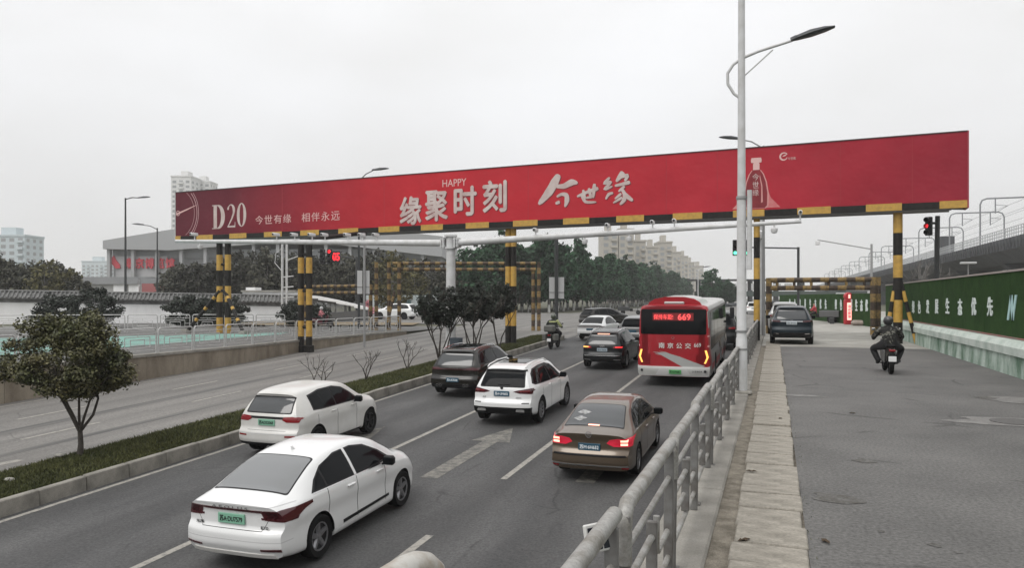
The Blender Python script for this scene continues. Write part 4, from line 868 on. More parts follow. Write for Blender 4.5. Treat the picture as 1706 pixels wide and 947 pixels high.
fC, oC = limit_frame('height_limit_frame', 'rusty yellow and black height frame over the side road', [(r0.x, r0.y, 0), (r1.x, r1.y, 0), (r1.x+.25, r1.y+.25, 0)], zq+.05, [((r0.x, r0.y), (r1.x, r1.y), zq-.08), ((r0.x, r0.y), (r1.x, r1.y), zq-.55)], r=.17, band=.5)
for i in range(6):
    p = r0.lerp(r1, (i+.5)/6); MB().tube([(p.x-oC.x, 0, zq-.55), (p.x-oC.x, 0, zq-.08)], .08, 6).obj('brace', OBLK if i % 2 else OYEL, fC)
# ---------------------------------------------------------------- roadside railing
RAIL = mat('old_galvanised', (.33, .325, .31), .55, .25, c2=(.17, .155, .13), scale=7, ramp=(.28, .6), fine=.2, fscale=60, bump=.1)
FLATB = mat('grey_steel_bar', (.2, .2, .195), .6, .2, c2=(.12, .11, .1), scale=6)
rl = thing('roadside_railing', 'thick grey pipe railing on the ledge above the carriageway', 'railing')
def rail_panel():
    e = bpy.data.objects.new('rail_panel', None); col.objects.link(e); W = 1.9; h = 1.0
    MB().tube([(0, .045, h-.30), (0, .045, h-.1), (0, .065, h-.04), (0, .12, h), (0, .3, h), (0, 1.0, h), (0, W-.03, h)], .043, 12).obj('top_rail', RAIL, e, 50)
    for y in (.045, W-.12, W*.52):
        MB().bbox(-.035, y-.022, 0 if y != W*.52 else .2, .035, y+.022, h-.04 if y != W*.52 else .66, .006).obj('upright', FLATB, e)
    MB().tube([(0, .05, h-.24), (0, W-.1, h-.24)], .021, 8).obj('middle_rail', RAIL, e, 50)
    MB().tube([(0, .1, h-.44), (0, W*.50, h-.44), (0, W*.54, h-.46), (0, W*.55, h-.52), (0, W*.55, .3)], .024, 8).obj('fret_bar', RAIL, e, 50)
    MB().tube([(0, W*.62, h-.36), (0, W*.62, .42), (0, W*.66, .38), (0, W-.2, .38)], .022, 8).obj('fret_bar', RAIL, e, 50)
    MB().tube([(0, .2, .38), (0, W*.45, .38)], .02, 8).obj('fret_bar', RAIL, e, 50)
    MB().tube([(0, .05, .17), (0, W-.1, .17)], .022, 8).obj('bottom_rail', RAIL, e, 50)
    MB().bbox(-.06, .0, -.01, .06, .10, .015, .004).obj('base_plate', FLATB, e)
    return e
rp0 = rail_panel(); rp0.parent = rl; YF = [1.96+1.93*i for i in range(22)]
for i, y in enumerate(YF):
    o = rp0 if i == 0 else copyset(rp0, rl)
    o.location = (-.76+random.uniform(-.012, .012), y, random.uniform(-.015, .01)); o.rotation_euler = (random.uniform(-.004, .004), random.uniform(-.02, .02), random.uniform(-.006, .006))
# the nearer, taller rail end
e = on_y(726, 921, 1.95); q = Vector((math.sin(R(4)), math.cos(R(4)), 0))
nrail = thing('rail_end', 'worn pale pipe rail end at the bottom beside the carriageway', 'railing', (e.x, e.y, 0))
MB().tube([-q*2.2+Vector((0, 0, e.z)), -q*.16+Vector((0, 0, e.z)), -q*.11+Vector((0, 0, e.z-.006)), -q*.065+Vector((0, 0, e.z-.022)), -q*.028+Vector((0, 0, e.z-.05)), -q*.008+Vector((0, 0, e.z-.09)), Vector((0, 0, e.z-.16)), Vector((0, 0, zr(2)))], .042, 24).obj('top_rail', mat('worn_pipe', (.45, .44, .41), .5, .1, c2=(.26, .2, .14), scale=10, ramp=(.3, .55)), nrail, 50)
MB().tube([-q*1.9+Vector((0, 0, e.z)), -q*1.9+Vector((0, 0, zr(1)))], .03, 10).obj('upright', FLATB, nrail, 50)
# reflector panel hung on the railing
pp = on_x(1001, 895, -.82); rf = thing('reflector_panel', 'small dark gridded solar reflector hung on the pipe railing', 'reflector', (-.82, pp.y, pp.z), R(-38)); rf.rotation_euler[1] = R(-12)
MB().bbox(-.012, -.10, -.07, .012, .10, .07, .005).obj('frame', mat('reflector_frame', (.6, .6, .58), .5), rf)
for i in range(2):
    for j in range(2): MB().bbox(.011, -.088+i*.09, -.058+j*.06, .016, -.006+i*.09, -.006+j*.06, .002).obj('cell', mat('solar_cell', (.02, .022, .03), .2), rf)
# ---------------------------------------------------------------- lamps, signals, sign backs
def lamp_head(parent, P, d, s=1.0, nm='lamp_head'):
    d = Vector(d).normalized(); u = Vector((0, 0, 1)); sd_ = d.cross(u).normalized(); u2 = sd_.cross(d); prof = [(0, .05, .07), (.12, .08, .09), (.14, .11, .08), (.45, .17, .11), (.75, .15, .08), (.95, .07, .03)]
    v = []; n = 10
    for t, w, h in prof:
        for k in range(n):
            a = 2*math.pi*k/n; v.append(P+(d*t+sd_*w*math.cos(a)+u2*(h*math.sin(a) if math.sin(a) > 0 else .35*h*math.sin(a)))*s)
    f = [(i*n+k, i*n+(k+1) % n, (i+1)*n+(k+1) % n, (i+1)*n+k) for i in range(len(prof)-1) for k in range(n)]+[tuple(range(n))[::-1], tuple((len(prof)-1)*n+k for k in range(n))]
    return MB().add(v, f).obj(nm, LAMPD, parent, 40)
lp = at(1237, 655, 0); lx, ly = lp.x-.02, lp.y
st = thing('street_lamp', 'tall white street lamp beside the railing with curved arm', 'street lamp', (lx, ly, 0))
MB().tube([(0, 0, 0), (0, 0, 1.2), (0, 0, 1.24), (0, 0, 4.3), (0, 0, 4.32), (0, 0, 12)], [.125, .12, .105, .1, .088, .06], 16).obj('pole', WPOLE, st, 30)
MB().bbox(-.22, -.22, -.03, .22, .22, .06, .03).obj('footing', CONC, st); 
for z in (.95, 1.35): MB().lathe([(.128, z), (.13, z+.02), (.128, z+.04)], n=16).obj('band', GPOLE, st, 40)
MB().lathe([(.11, 4.28), (.12, 4.31), (.11, 4.36)], n=16).obj('band', GPOLE, st, 40)
def zp(py): return on_y(1237, py, ly).z
MB().tube([(.17, -.05, zp(450)), (.17, -.05, zp(318))], .055, 12).obj('side_tube', WPOLE, st, 50)
tipx = on_y(1320, 80, ly).x-lx
MB().tube([(0, 0, zp(165)), (-.16, 0, zp(155)), (-.29, 0, zp(138)), (-.30, 0, zp(120)), (-.18, 0, zp(106)), (0, 0, zp(97)), (.35, 0, zp(88)), (tipx, 0, zp(76))], [.03, .032, .034, .034, .034, .036, .034, .03], 10).obj('arm', WPOLE, st, 50)
MB().tube([(.05, 0, zp(127)), (tipx*.62, 0, zp(88))], .016, 8).obj('arm_stay', WPOLE, st, 50)
lamp_head(st, Vector((tipx-.03, 0, zp(76))), (1, 0, .22), .95)
MB().tube([(0, 0, 11.2), (-.9, 0, 11.9), (-2.0, 0, 12.2)], .035, 8).obj('arm', WPOLE, st, 50); lamp_head(st, Vector((-2.0, 0, 12.2)), (-1, 0, .1), 1.0)
def plain_lamp(label, px, pyb, py_top, pxtip, pytip, d, m=GPOLE, zb4=-.1, r=.1, group=None, s=1.3):
    b = deep(px, 500, d); o = thing('street_lamp', label, 'street lamp', (b.x, b.y, zb4), 0, group)
    zt4 = deep(px, py_top, d).z-zb4; t = deep(pxtip, pytip, d)-Vector((b.x, b.y, zb4))
    MB().tube([(0, 0, 0), (0, 0, zt4)], [r, r*.55], 8).obj('pole', m, o, 50)
    MB().tube([(0, 0, zt4-.15), t*.5+Vector((0, 0, (zt4-.1)*.5+.1)), t], [r*.4, r*.4, r*.35], 6).obj('arm', m, o, 50); lamp_head(o, t-Vector((t.x, t.y, 0)).normalized()*.1, (t.x, t.y, .12), s)
plain_lamp('dark street lamp with short arm before the grey hall', 209, 480, 330, 232, 330, 78, DPOLE, r=.14); plain_lamp('lower grey street lamp with arm reaching left of the hall sign', 262, 480, 380, 238, 375, 80, DPOLE, r=.11)
plain_lamp('street lamp whose head rises above the left half of the billboard', 598, 500, 298, 622, 284, 55, LAMPD); plain_lamp('street lamp whose head peeks over the board beside the white pole', 1272, 500, 243, 1232, 232, 42, GPOLE, 0)
plain_lamp('thin white street lamp far down the road before the tree mound', 1163, 500, 450, 1172, 446, 120, WPOLE, r=.1)
def signal(label, base, poly, heads, m=DPOLE, r=.09):
    o = thing('traffic_light', label, 'traffic light', base); B0 = Vector(base)
    for i, (pts, rr5) in enumerate(poly): MB().tube([Vector(p)-B0 for p in pts], rr5, 8).obj('pole' if i == 0 else 'arm', m, o, 50)
    for P, kind, lit, sz, yaw in heads:
        P = Vector(P)-B0; M = Matrix.Translation(P) @ Matrix.Rotation(yaw, 4, 'Z') @ Matrix.Scale(sz, 4)
        mb = MB(); mb.bbox(-.2, 0, -.6, .2, .22, .6, .03); me = mb.mesh('signal_head', CAMB); me.transform(M); h = link('signal_head', me, o)
        for k, z in enumerate((.4, 0, -.4)):
            mb = MB(); mb.lathe([(.15, .0), (.16, -.28), (.145, -.28), (.14, 0)], (0, 0, z), 'y', 12, closed=True); me = mb.mesh('visor', CAMB); me.transform(M); link('visor', me, h)
            if k == lit: mb = MB().lathe([(.13, 0), (.12, -.03), (.001, -.04)], (0, 0, z), 'y', 12); me = mb.mesh('lit_lens', kind); me.transform(M); link('lit_lens', me, h)
    return o, B0
SR = mat('signal_red', (1, .02, .03), .4, emit=2.0); SG = mat('signal_green', (.15, 1, .6), .4, emit=2.0)
d = 80; b0 = deep(594, 531, d); b0.z = zr(70)
o, B0 = signal('overhead traffic lights with red countdown beyond the billboard posts', b0, [([b0, deep(594, 428, d)], .12), ([deep(594, 432, d), deep(530, 420, d)], .07)], [(deep(537, 428, d), SR, 9, 1.35, YAW), (deep(549, 428, d), SR, 0, 1.35, YAW)])
P = deep(560, 428, d)-B0; M = Matrix.Translation(P) @ Matrix.Rotation(YAW, 4, 'Z'); me = MB().bbox(-.45, 0, -.62, .45, .2, .62, .03).mesh('countdown_panel', CAMB); me.transform(M); cp = link('countdown_panel', me, o)
text('countdown_digits', '05', M @ frame((0, -.01, 0), (1,0,0), (0,0,1)), .74, .85, SR, cp, bold=.03, depth=.03)
d = 60; b0 = deep(1330, 545, d); b0.z = 0
signal('traffic lights showing green beside the white lamp pole', b0, [([b0, deep(1330, 412, d)], .1), ([deep(1330, 414, d), deep(1222, 412, d)], .06)], [(deep(1225, 413, d), SG, 2, 1.05, YAW-.35), (deep(1246, 413, d), SG, 2, 1.05, YAW-.35), (deep(1263, 415, d), SG, 1, .95, YAW-.35)])
d = 36; b0 = deep(1559, 480, d); b0.z = 0
signal('red traffic light on a black pole behind the green hoarding', b0, [([b0, deep(1562, 360, d)], .11), ([deep(1562, 372, d), deep(1550, 372, d)], .06)], [(deep(1546, 377, d), SR, 1, .75, YAW-.95)])
w0 = on_y(1267, 400, 46); cp_ = thing('camera_pole', 'slim white pole with dome camera beside the striped post', 'pole', (w0.x, w0.y, 0))
MB().tube([(0, 0, 0), (0, 0, on_y(1267, 360, 46).z)], [.11, .08], 10).obj('pole', WPOLE, cp_, 50); MB().lathe([(.02, .3), (.2, .2), (.22, 0), (.14, -.2), (.001, -.25)], (0, -.3, on_y(1267, 393, 46).z), n=10).obj('dome_camera', CAMW, cp_, 40)
def sign_back(label, px, pyb, pyt, d, rects, m, r=.07, zb5=None):
    b = deep(px, pyb, d); b.z = zr(b.y) if zb5 is None else zb5; o = thing('road_sign', label, 'road sign', b)
    MB().tube([(0, 0, 0), Vector((0, 0, deep(px, pyt, d).z-b.z))], r, 8).obj('pole', m, o, 50)
    for x0, x1, y0, y1, fb in rects:
        p0, p1 = deep(x0, y1, d)-b, deep(x1, y0, d)-b; v = Vector((p1.x-p0.x, p1.y-p0.y, 0)).normalized(); nn = Vector((-v.y, v.x, 0))
        mb = MB(); q = [p0, Vector((p1.x, p1.y, p0.z)), p1, Vector((p0.x, p0.y, p1.z))]; mb.add([c+nn*.1 for c in q]+[c+nn*.14 for c in q], [(0,1,2,3), (4,5,6,7), (0,1,5,4), (1,2,6,5), (2,3,7,6), (3,0,4,7)])
        o2 = mb.obj('sign_plate', mat('sign_back_grey', (.5, .5, .5), .5, .2), o)
        MB().tube([q[0].lerp(q[3], .3)+nn*.09, q[1].lerp(q[2], .3)+nn*.09], .03, 5).obj('bracket', GPOLE, o2)
sign_back('grey sign backs on a slim pole before the opposite road frame', 607, 560, 388, 44, [(594.5, 603, 451, 490, 1), (608, 615, 451, 490, 1)], GPOLE)
sign_back('grey sign back on a dark pole at the median end', 927, 552, 398, 52, [(915, 940, 462, 498, 1)], DPOLE, .13)
cpole = on_y(1452, 450, 80); cs = thing('camera_pole', 'grey pole with long arm and camera beyond the side road frame', 'pole', (cpole.x, cpole.y, 0)); zc = on_y(1452, 412, 80).z
MB().tube([(0, 0, 0), (0, 0, zc+.3)], [.14, .1], 8).obj('pole', GPOLE, cs, 50); t = on_y(1362, 400, 80)-cpole; MB().tube([(0, 0, zc-.2), (t.x, 0, on_y(1362, 400, 80).z)], .06, 6).obj('arm', GPOLE, cs, 50)
MB().bbox(t.x-.2, -.3, on_y(1362, 400, 80).z-.5, t.x+.2, .2, on_y(1362, 400, 80).z-.1, .05).obj('camera', CAMW, cs)
b = on_x(1613, 470, 9.5); so = thing('solar_lamp', 'small solar lamp on a thin post behind the hoarding', 'lamp', (b.x, b.y, 0)); z5 = on_x(1613, 440, 9.5).z
MB().tube([(0, 0, 0), (0, 0, z5)], .03, 6).obj('pole', GPOLE, so); MB().bbox(-.35, -.2, z5, .35, .2, z5+.1, .02).obj('solar_panel', WPOLE, so)

wp = deep(474, 485, 72); wl = thing('camera_pole', 'white lattice camera pole behind the garden wall end', 'pole', (wp.x, wp.y, -.1)); zt9 = deep(474, 405, 72).z
for dx in (-.25, .25): MB().tube([(dx, 0, 0), (dx, 0, zt9)], .11, 8).obj('pole', WPOLE, wl, 50)
MB().tube([(-.3, 0, zt9-2.6), (-1.1, 0, zt9-1.8), (-1.0, 0, zt9-.9), (-.3, 0, zt9-.4)], .04, 6).obj('loop', WPOLE, wl); MB().tube([(.25, 0, zt9-1.6), (3.2, 0, zt9-.7)], .05, 6).obj('arm', WPOLE, wl)
for z in (2.2, 3.2, 4.2): MB().tube([(-.3, 0, z), (1.0, 0, z+.1)], .06, 6).obj('bracket', WPOLE, wl)
lwp = deep(404, 485, 80); lo_ = thing('low_annex', 'low white flat-roofed annex showing above the garden wall', 'building', (lwp.x, lwp.y, -.1), YAW); z9 = lambda py: H+.1+80*(497-py)/1250
MB().box(0, 0, 0, 5.6, 5, z9(487)).obj('wall', WHITEW, lo_); MB().box(-.1, -.2, z9(487)+.003, 5.7, 5, z9(484)).obj('roof', CONCL, lo_); MB().box(0, 1, z9(484)+.003, 1.0, 3, z9(479)).obj('roof_house', WHITEW, lo_)
# ------------------------------------------------------------------ railway viaduct
VC = mat('viaduct_concrete', (.085, .09, .095), .85, c2=(.042, .045, .05), scale=.35, ramp=(.3, .65), stretch=(1, 1, .25), fine=.12, fscale=4)
VR = mat('parapet_rail', (.42, .43, .44), .6)
vi = thing('railway_viaduct', 'grey concrete railway viaduct with catenary portals behind the hoarding', 'viaduct', (29, 0, 0))
for y0 in range(20, 620, 30):
    MB().prism([(0, 9.4), (12, 9.4), (12, 8.9), (9.5, 7.0), (2.5, 7.0), (.15, 8.5)], lambda p, t: (p[0], t, p[1]), y0+.05, y0+29.95).obj('girder', VC, vi)
    MB().prism([(4, -.1), (8, -.1), (8, 5.2), (10, 6.95), (2, 6.95), (4, 5.2)], lambda p, t: (p[0], t, p[1]), y0+14, y0+16.4).obj('pier', VC, vi)
    mb = MB(); mb.box(-.05, y0+.05, 9.41, .2, y0+29.95, 10.0)
    for q in np.arange(y0, y0+30, 1.5): mb.box(-.16, q, 8.5, .0, q+.16, 10.0)
    mb.obj('parapet', VC, vi)
    mb = MB()
    for q in np.arange(y0+.1, y0+29.8, .9): mb.tube([(.05, q, 10.0), (.05, q, 11.3)], .05, 4)
    for z in (10.45, 10.9, 11.3): mb.tube([(.05, y0+.1, z), (.05, y0+29.9, z)], .05, 4)
    mb.obj('handrail', VR, vi)
PORT = mat('portal_steel', (.24, .25, .26), .55, .2)
for i, y in enumerate((108, 131, 152, 182, 212, 242, 272, 302, 340, 380, 420, 460, 500)):
    mb = MB(); zz2 = 17.2; mb.tube([(.6, y, 9.4), (.6, y, zz2-.9), (.85, y, zz2-.25), (1.5, y, zz2), (8.1, y, zz2), (8.7, y, zz2-.25), (9.0, y, zz2-.9), (9.0, y, 9.4)], .12, 8)
    for x in (2.6, 6.9): mb.tube([(x, y, zz2), (x, y, zz2-2.3)], .09, 6); mb.tube([(x, y, zz2-1.0), (x+1.6, y, zz2-1.2)], .04, 5); mb.tube([(x, y, zz2-2.2), (x+1.6, y, zz2-1.2)], .04, 5)
    mb.obj('catenary_portal', PORT, vi, 50)
mb = MB()
for x in (4.1, 8.2): mb.tube([(x, 100, 16), (x, 500, 16)], .025, 4); mb.tube([(x, 100, 14.8), (x, 500, 14.8)], .025, 4)
mb.obj('catenary_wire', PORT, vi)
mb = MB(); mb.box(.3, 158, 9.4, 2.6, 161, 13.6); mb.obj('equipment_cabin', VC, vi)
# ------------------------------------------------------------------ far buildings
def tower(label, px0, px1, py_top, d, m, floors=None, dep=14, group=None, steps=(), yaw=None):
    p0, p1 = deep(px0, 497, d), deep(px1, 497, d); w = (Vector((p1.x-p0.x, p1.y-p0.y))).length; zt6 = deep(px0, py_top, d).z
    o = thing('apartment_tower', label, 'building', (p0.x, p0.y, -.3), YAW if yaw is None else yaw, group); fl = 3.0; n = int(zt6/fl)
    MB().box(0, 0, 0, w, dep, zt6).obj('wall', m, o); MB().box(-.3, -.3, zt6+.003, w+.3, dep+.3, zt6+.9).obj('parapet', m, o); MB().box(w*.3, dep*.3, zt6+.9, w*.65, dep*.7, zt6+4.5).obj('roof_house', m, o)
    nb = max(2, int(w/3.6)); win = MB(); bal = MB()
    for f in range(n):
        for k in range(nb):
            x0 = (k+.22)*w/nb; x1 = (k+.78)*w/nb
            if k % 3 == 1: bal.box(x0-.3, -1.0, f*fl+.5, x1+.3, .0, f*fl+1.5); win.box(x0, -.06, f*fl+1.5, x1, .1, f*fl+2.7)
            else: win.box(x0, -.06, f*fl+1.0, x1, .1, f*fl+2.6)
        for k in range(3):
            y0 = (k+.3)*dep/3; win.box(w-.1, y0, f*fl+1.0, w+.06, y0+dep/7, f*fl+2.5)
    win.obj('windows', mat('hazed_window', (.27, .28, .285), .4), o, kind='stuff'); bal.obj('balconies', m, o, kind='stuff')  # windows lightened in colour, haze painted in
    return o
CRM = mat('cream_render', (.46, .43, .37), .9, c2=(.38, .36, .32), scale=.05); CRM2 = mat('hazed_pale_render', (.62, .62, .61), .9); BLU = mat('hazed_bluish_render', (.50, .56, .58), .9)  # white and bluish renders painted paler to carry the distance haze
FG = 'cream apartment towers behind the wood'
for a, b, t, d, lab in ((1003, 1030, 387, 330, 'cream tower on the wood side of the tallest cream tower'), (1031, 1056, 383, 330, 'tallest cream tower of the row behind the dark wood'), (1058, 1076, 402, 350, 'lower cream tower just past the tallest one of the row'), (1077, 1097, 412, 380, 'low cream tower between two taller ones of the row'), (1098, 1120, 404, 400, 'broad cream tower standing above its neighbours mid row'),
    (1121, 1134, 421, 450, 'narrow cream tower just past the broad mid row one'), (1135, 1146, 428, 500, 'narrow pale tower third from the far end of the row'), (1147, 1157, 438, 560, 'pale small tower next to the farthest of the row'), (1158, 1172, 444, 640, 'farthest and lowest pale tower of the row')): tower(lab, a, b, t, d, CRM, group=FG)
tower('pale tall apartment tower behind the left end of the billboard', 285, 318, 294, 460, CRM2, dep=18); tower('pale stepped apartment tower beside the tall one over the billboard', 319, 350, 303, 475, CRM2, dep=12)
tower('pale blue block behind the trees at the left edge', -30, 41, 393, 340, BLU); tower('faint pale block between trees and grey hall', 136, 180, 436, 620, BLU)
# grey exhibition hall with red sign
HALL = mat('hall_cladding', (.27, .275, .28), .8, c2=(.22, .225, .23), scale=.2); HALLR = mat('hall_roof', (.34, .345, .35), .7)
hd = 200; h0 = deep(178, 497, hd); hall = thing('exhibition_hall', 'large grey hall with sloping roof and red characters on its front', 'building', (h0.x, h0.y, -.2), YAW)
hw_ = 88; hz = lambda py: H+.2+hd*(497-py)/1250
prof = [(0, 402), (110, 384), (330, 368), (560, 395)]
px2 = lambda dpx: dpx/1250*hd
mb = MB(); pts = [(px2(a), hz(b)) for a, b in prof]; low = [(px2(a), hz(b+(14 if a < 10 else 34))) for a, b in prof]
for i in range(3):
    (xa, za), (xb, zb6) = pts[i], pts[i+1]; (_, la), (_, lb) = low[i], low[i+1]
    mb.add([(xa, -2, la), (xb, -2, lb), (xb, -2, zb6), (xa, -2, za), (xa, 60, la), (xb, 60, lb), (xb, 60, zb6), (xa, 60, za)], [(0,1,2,3), (3,2,6,7), (0,4,5,1), (0,3,7,4), (1,5,6,2), (4,7,6,5)])
mb.obj('roof', HALLR, hall)
MB().box(px2(6), 1.5, 0, px2(555), 50, hz(430)).obj('wall', HALL, hall); MB().box(px2(6), 1.0, hz(430), px2(555), 50, hz(415)).obj('upper_wall', mat('hall_upper', (.27, .28, .29), .7), hall)
for a in list(range(4, 540, 40)): MB().box(px2(a), -1.2, 0, px2(a)+.8, 0, hz(406)-(0 if a > 5 else 0)).obj('column', HALLR, hall)
MB().box(px2(14), .2, hz(462), px2(100), .9, hz(427)).obj('sign_board', mat('pale_board', (.42, .42, .43), .8), hall)
RS = mat('red_sign_letter', (.52, .05, .07), .6)
for i, ch in enumerate('南京博览馆'): text('sign_letter', ch, frame((px2(38+i*17), -.05, hz(439)), (1,0,0), (0,0,1)), px2(15), px2(18), RS, hall, bold=.035, depth=.3)
mb = MB(); q = [(px2(9), hz(430)), (px2(12), hz(426)), (px2(16), hz(434)), (px2(22), hz(441)), (px2(23), hz(447)), (px2(16), hz(448)), (px2(9), hz(440))]; mb.prism(q, lambda p, t: (p[0], t, p[1]), -.3, .1); mb.obj('sign_emblem', RS, hall)
lowb = deep(150, 497, 150); lb_ = thing('low_shed', 'long low white building in front of the grey hall', 'building', (lowb.x, lowb.y, -.2), YAW)
MB().box(-22, 0, 0, 40, 14, 2.3+150*(497-464)/1250-1.2).obj('wall', mat('shed_white', (.5, .5, .49), .8), lb_); MB().box(-23, -1, 2.3+150*33/1250-1.2, 10, 15, 2.3+150*45/1250-1.2).obj('roof', HALL, lb_)
MB().box(10.5, -.3, 1.2, 16.5, -.01, 5.2).obj('red_hoarding', mat('faded_red_board', (.32, .10, .10), .7), lb_); MB().box(5, -.6, 0, 7.5, -.02, 6).obj('pier', WHITEW, lb_); MB().box(8, -.6, 0, 10, -.02, 6).obj('pier', WHITEW, lb_)
# underpass entrance with curved white parapet
ue = deep(500, 520, 72); un = thing('underpass_entrance', 'white curved parapet with dark bars beside the bike lane', 'entrance', (ue.x, ue.y, -.2), YAW)
pxl = lambda a: (a-500)/1250*72; zu = lambda py: H+.2+72*(497-py)/1250
cv = [(500, 491), (530, 494), (560, 500), (590, 507), (612, 513)]
mb = MB()
for (a, b), (c, d) in zip(cv[:-1], cv[1:]): mb.add([(pxl(a), 0, zu(b+6)), (pxl(c), 0, zu(d+4)), (pxl(c), 0, zu(d)), (pxl(a), 0, zu(b)), (pxl(a), .6, zu(b+6)), (pxl(c), .6, zu(d+4)), (pxl(c), .6, zu(d)), (pxl(a), .6, zu(b))], [(0,1,2,3), (3,2,6,7), (0,4,5,1), (4,7,6,5), (0,3,7,4), (1,5,6,2)])
mb.obj('parapet', WHITEW, un)
mb = MB()
for a in np.arange(502, 580, 2.2): zz3 = float(np.interp(a, [c[0] for c in cv], [c[1] for c in cv])); mb.tube([(pxl(a), .3, 0.9), (pxl(a), .3, zu(zz3+5))], .03, 4)
mb.tube([(pxl(500), .3, 1.6), (pxl(575), .3, 1.3)], .03, 4); mb.obj('bars', GPOLE, un); MB().prism([(pxl(500), 0), (pxl(612), 0), (pxl(612), zu(514)-.1), (pxl(560), .9), (pxl(500), .95)], lambda p, t: (p[0], t, p[1]), .1, .5).obj('wall', mat('dark_base', (.1, .1, .1), .9), un)
MB().add([(-4, -9, .04), (12, -9, .04), (12, -.5, .04), (-4, -.5, .04)], [(0,1,2,3)]).obj('dry_verge', mat('dry_grass', (.22, .17, .10), .95, c2=(.15, .115, .07), scale=2, fine=.3), un)
# white banner hoarding beyond the crossing
wh = deep(610, 510, 96); wb = thing('site_hoarding', 'white printed hoarding beyond the crossing under the trees', 'hoarding', (wh.x, wh.y, zr(80)-.02), YAW)
for i in range(2): MB().bbox(i*4.6, 0, 0, i*4.6+4.55, .15, 2.6, .02).obj('hoarding_panel', mat('hoarding_white', (.6, .62, .62), .6, c2=(.42, .5, .5), scale=.4), wb)
for i, ch in enumerate('文明施工'): text('banner_letter', ch, frame((1.4+i*2.0, -.03, 1.6), (1,0,0), (0,0,1)), .8, .9, mat('banner_green', (.05, .16, .15), .6), wb, bold=.02, depth=.02)
# far footbridge over the main road
fbp = deep(1185, 497, 230); fb = thing('far_overpass', 'dark distant overpass with white panels across the road', 'bridge', (fbp.x, fbp.y, 0), YAW)
MB().box(-4, 0, 2.6, 60, 5, 4.2).obj('deck', mat('dark_deck', (.05, .07, .06), .8), fb); MB().box(-6, -.3, 7.4, 60, 6, 7.9).obj('canopy', DPOLE, fb)
for i in range(7): MB().box(2+i*3.4, -.2, 4.5, 4.3+i*3.4, -.05, 6.6).obj('white_panel', WPOLE, fb)
for i in range(8): MB().box(-4+i*8, 1, -.2, -3+i*8, 3, 7.4).obj('column', VC, fb)
for i in range(10): # low barrier along far side
    pass
bar = thing('far_barrier', 'low grey barrier curving along the far side of the crossing', 'barrier', deep(1180, 512, 150))
MB().tube([(0, 0, 0), (6, 3, .6), (14, 4, 1.0), (22, 4, .6)], .35, 6).obj('barrier_rail', VC, bar, 50)
# red illuminated pillar, gate arm box and kerb block on the side road
rpil = at(1413, 541, 0); rpz = H+(rpil.y/ray(1413).y)*(497-489)/1250
pil = thing('light_pillar', 'red glowing information pillar on the side road beyond the frame', 'sign', (rpil.x, rpil.y, 0), YAW)
REDP = mat('pillar_red', (.45, .02, .03), .4); MB().bbox(-.3, -.2, 0, .3, .2, rpz-.5, .05).obj('casing', REDP, pil); MB().lathe([(.001, -.22), (.3, -.2), (.34, 0), (.3, .2), (.001, .22)], (0, 0, rpz-.25), 'y', 18).obj('round_head', REDP, pil, 40)
MB().box(-.17, -.215, .35, .17, -.2, rpz-.75).obj('lit_panel', mat('pillar_glow', (1, .45, .38), .5, emit=1.5), pil); text('lit_letter', '停车缴费', frame((0, -.222, (rpz-.4)/2), (0, 0, -1), (1, 0, 0)), 1.1, .22, mat('pillar_ink', (.9, .05, .08), .5, emit=.5), pil, bold=.02, depth=.004)
MB().box(-.08, -.222, rpz-.4, .08, -.215, rpz-.1).obj('round_light', MATS['pillar_glow'], pil)
bl = at(1424, 543, 0); MB().bbox(-.55, -.4, 0, .55, .4, .42, .16).obj('boulder', mat('pale_boulder', (.36, .30, .26), .9, c2=(.24, .2, .17), scale=3), None, loc=(bl.x+.3, bl.y, 0), label='pale rounded boulder beside the red pillar', cat='boulder')
ck = at(1386, 540, 0); MB().bbox(-.18, -.18, 0, .18, .18, .5, .05).obj('bollard', DPOLE, None, loc=(ck.x, ck.y, 0), label='short black bollard near the parked cargo tricycle', cat='bollard')
gb = at(1396, 533, 0); gg = thing('gate_post', 'white gate post with box and arm beyond the tricycle', 'gate', (gb.x, gb.y, 0), YAW)
MB().bbox(-.12, -.12, 0, .12, .12, 2.2, .02).obj('post', WPOLE, gg); MB().bbox(-.1, -.3, 1.5, .9, .3, 2.6, .03).obj('box', WPOLE, gg)
ga2 = at(1447, 536, 0); ge = thing('boom_gate', 'white horizontal gate beam on a post beside the far hoarding', 'gate', (ga2.x, ga2.y, 0), YAW)
MB().tube([(0, 0, 0), (0, 0, 3.1)], .12, 8).obj('post', WPOLE, ge, 50); MB().bbox(-2.0, -.12, 2.75, 0.2, .12, 3.15, .03).obj('beam', WPOLE, ge)
# ------------------------------------------------------------------ vegetation
def leafmesh(name, C, N, size, m, aspect=.6, up=.25):
    n = len(C); nrm = N+rng.normal(0, .55, (n, 3)); nrm[:, 2] += up; nrm /= np.linalg.norm(nrm, axis=1)[:, None]+1e-9
    t = rng.normal(0, 1, (n, 3)); t -= nrm*(t*nrm).sum(1)[:, None]; t /= np.linalg.norm(t, axis=1)[:, None]+1e-9; b = np.cross(nrm, t)
    s = size*rng.uniform(.6, 1.35, n)[:, None]; a = t*s; c = b*s*aspect; bend = nrm*s*.22
    V = np.stack([C-a-bend, C+c, C+a-bend, C-c], 1).reshape(-1, 3)
    me = bpy.data.meshes.new(name); me.vertices.add(4*n); me.vertices.foreach_set('co', V.ravel()); me.loops.add(4*n); me.loops.foreach_set('vertex_index', np.arange(4*n, dtype=np.int32))
    me.polygons.add(n); me.polygons.foreach_set('loop_start', np.arange(0, 4*n, 4, dtype=np.int32)); me.materials.append(m); me.update(); me.validate(); return me
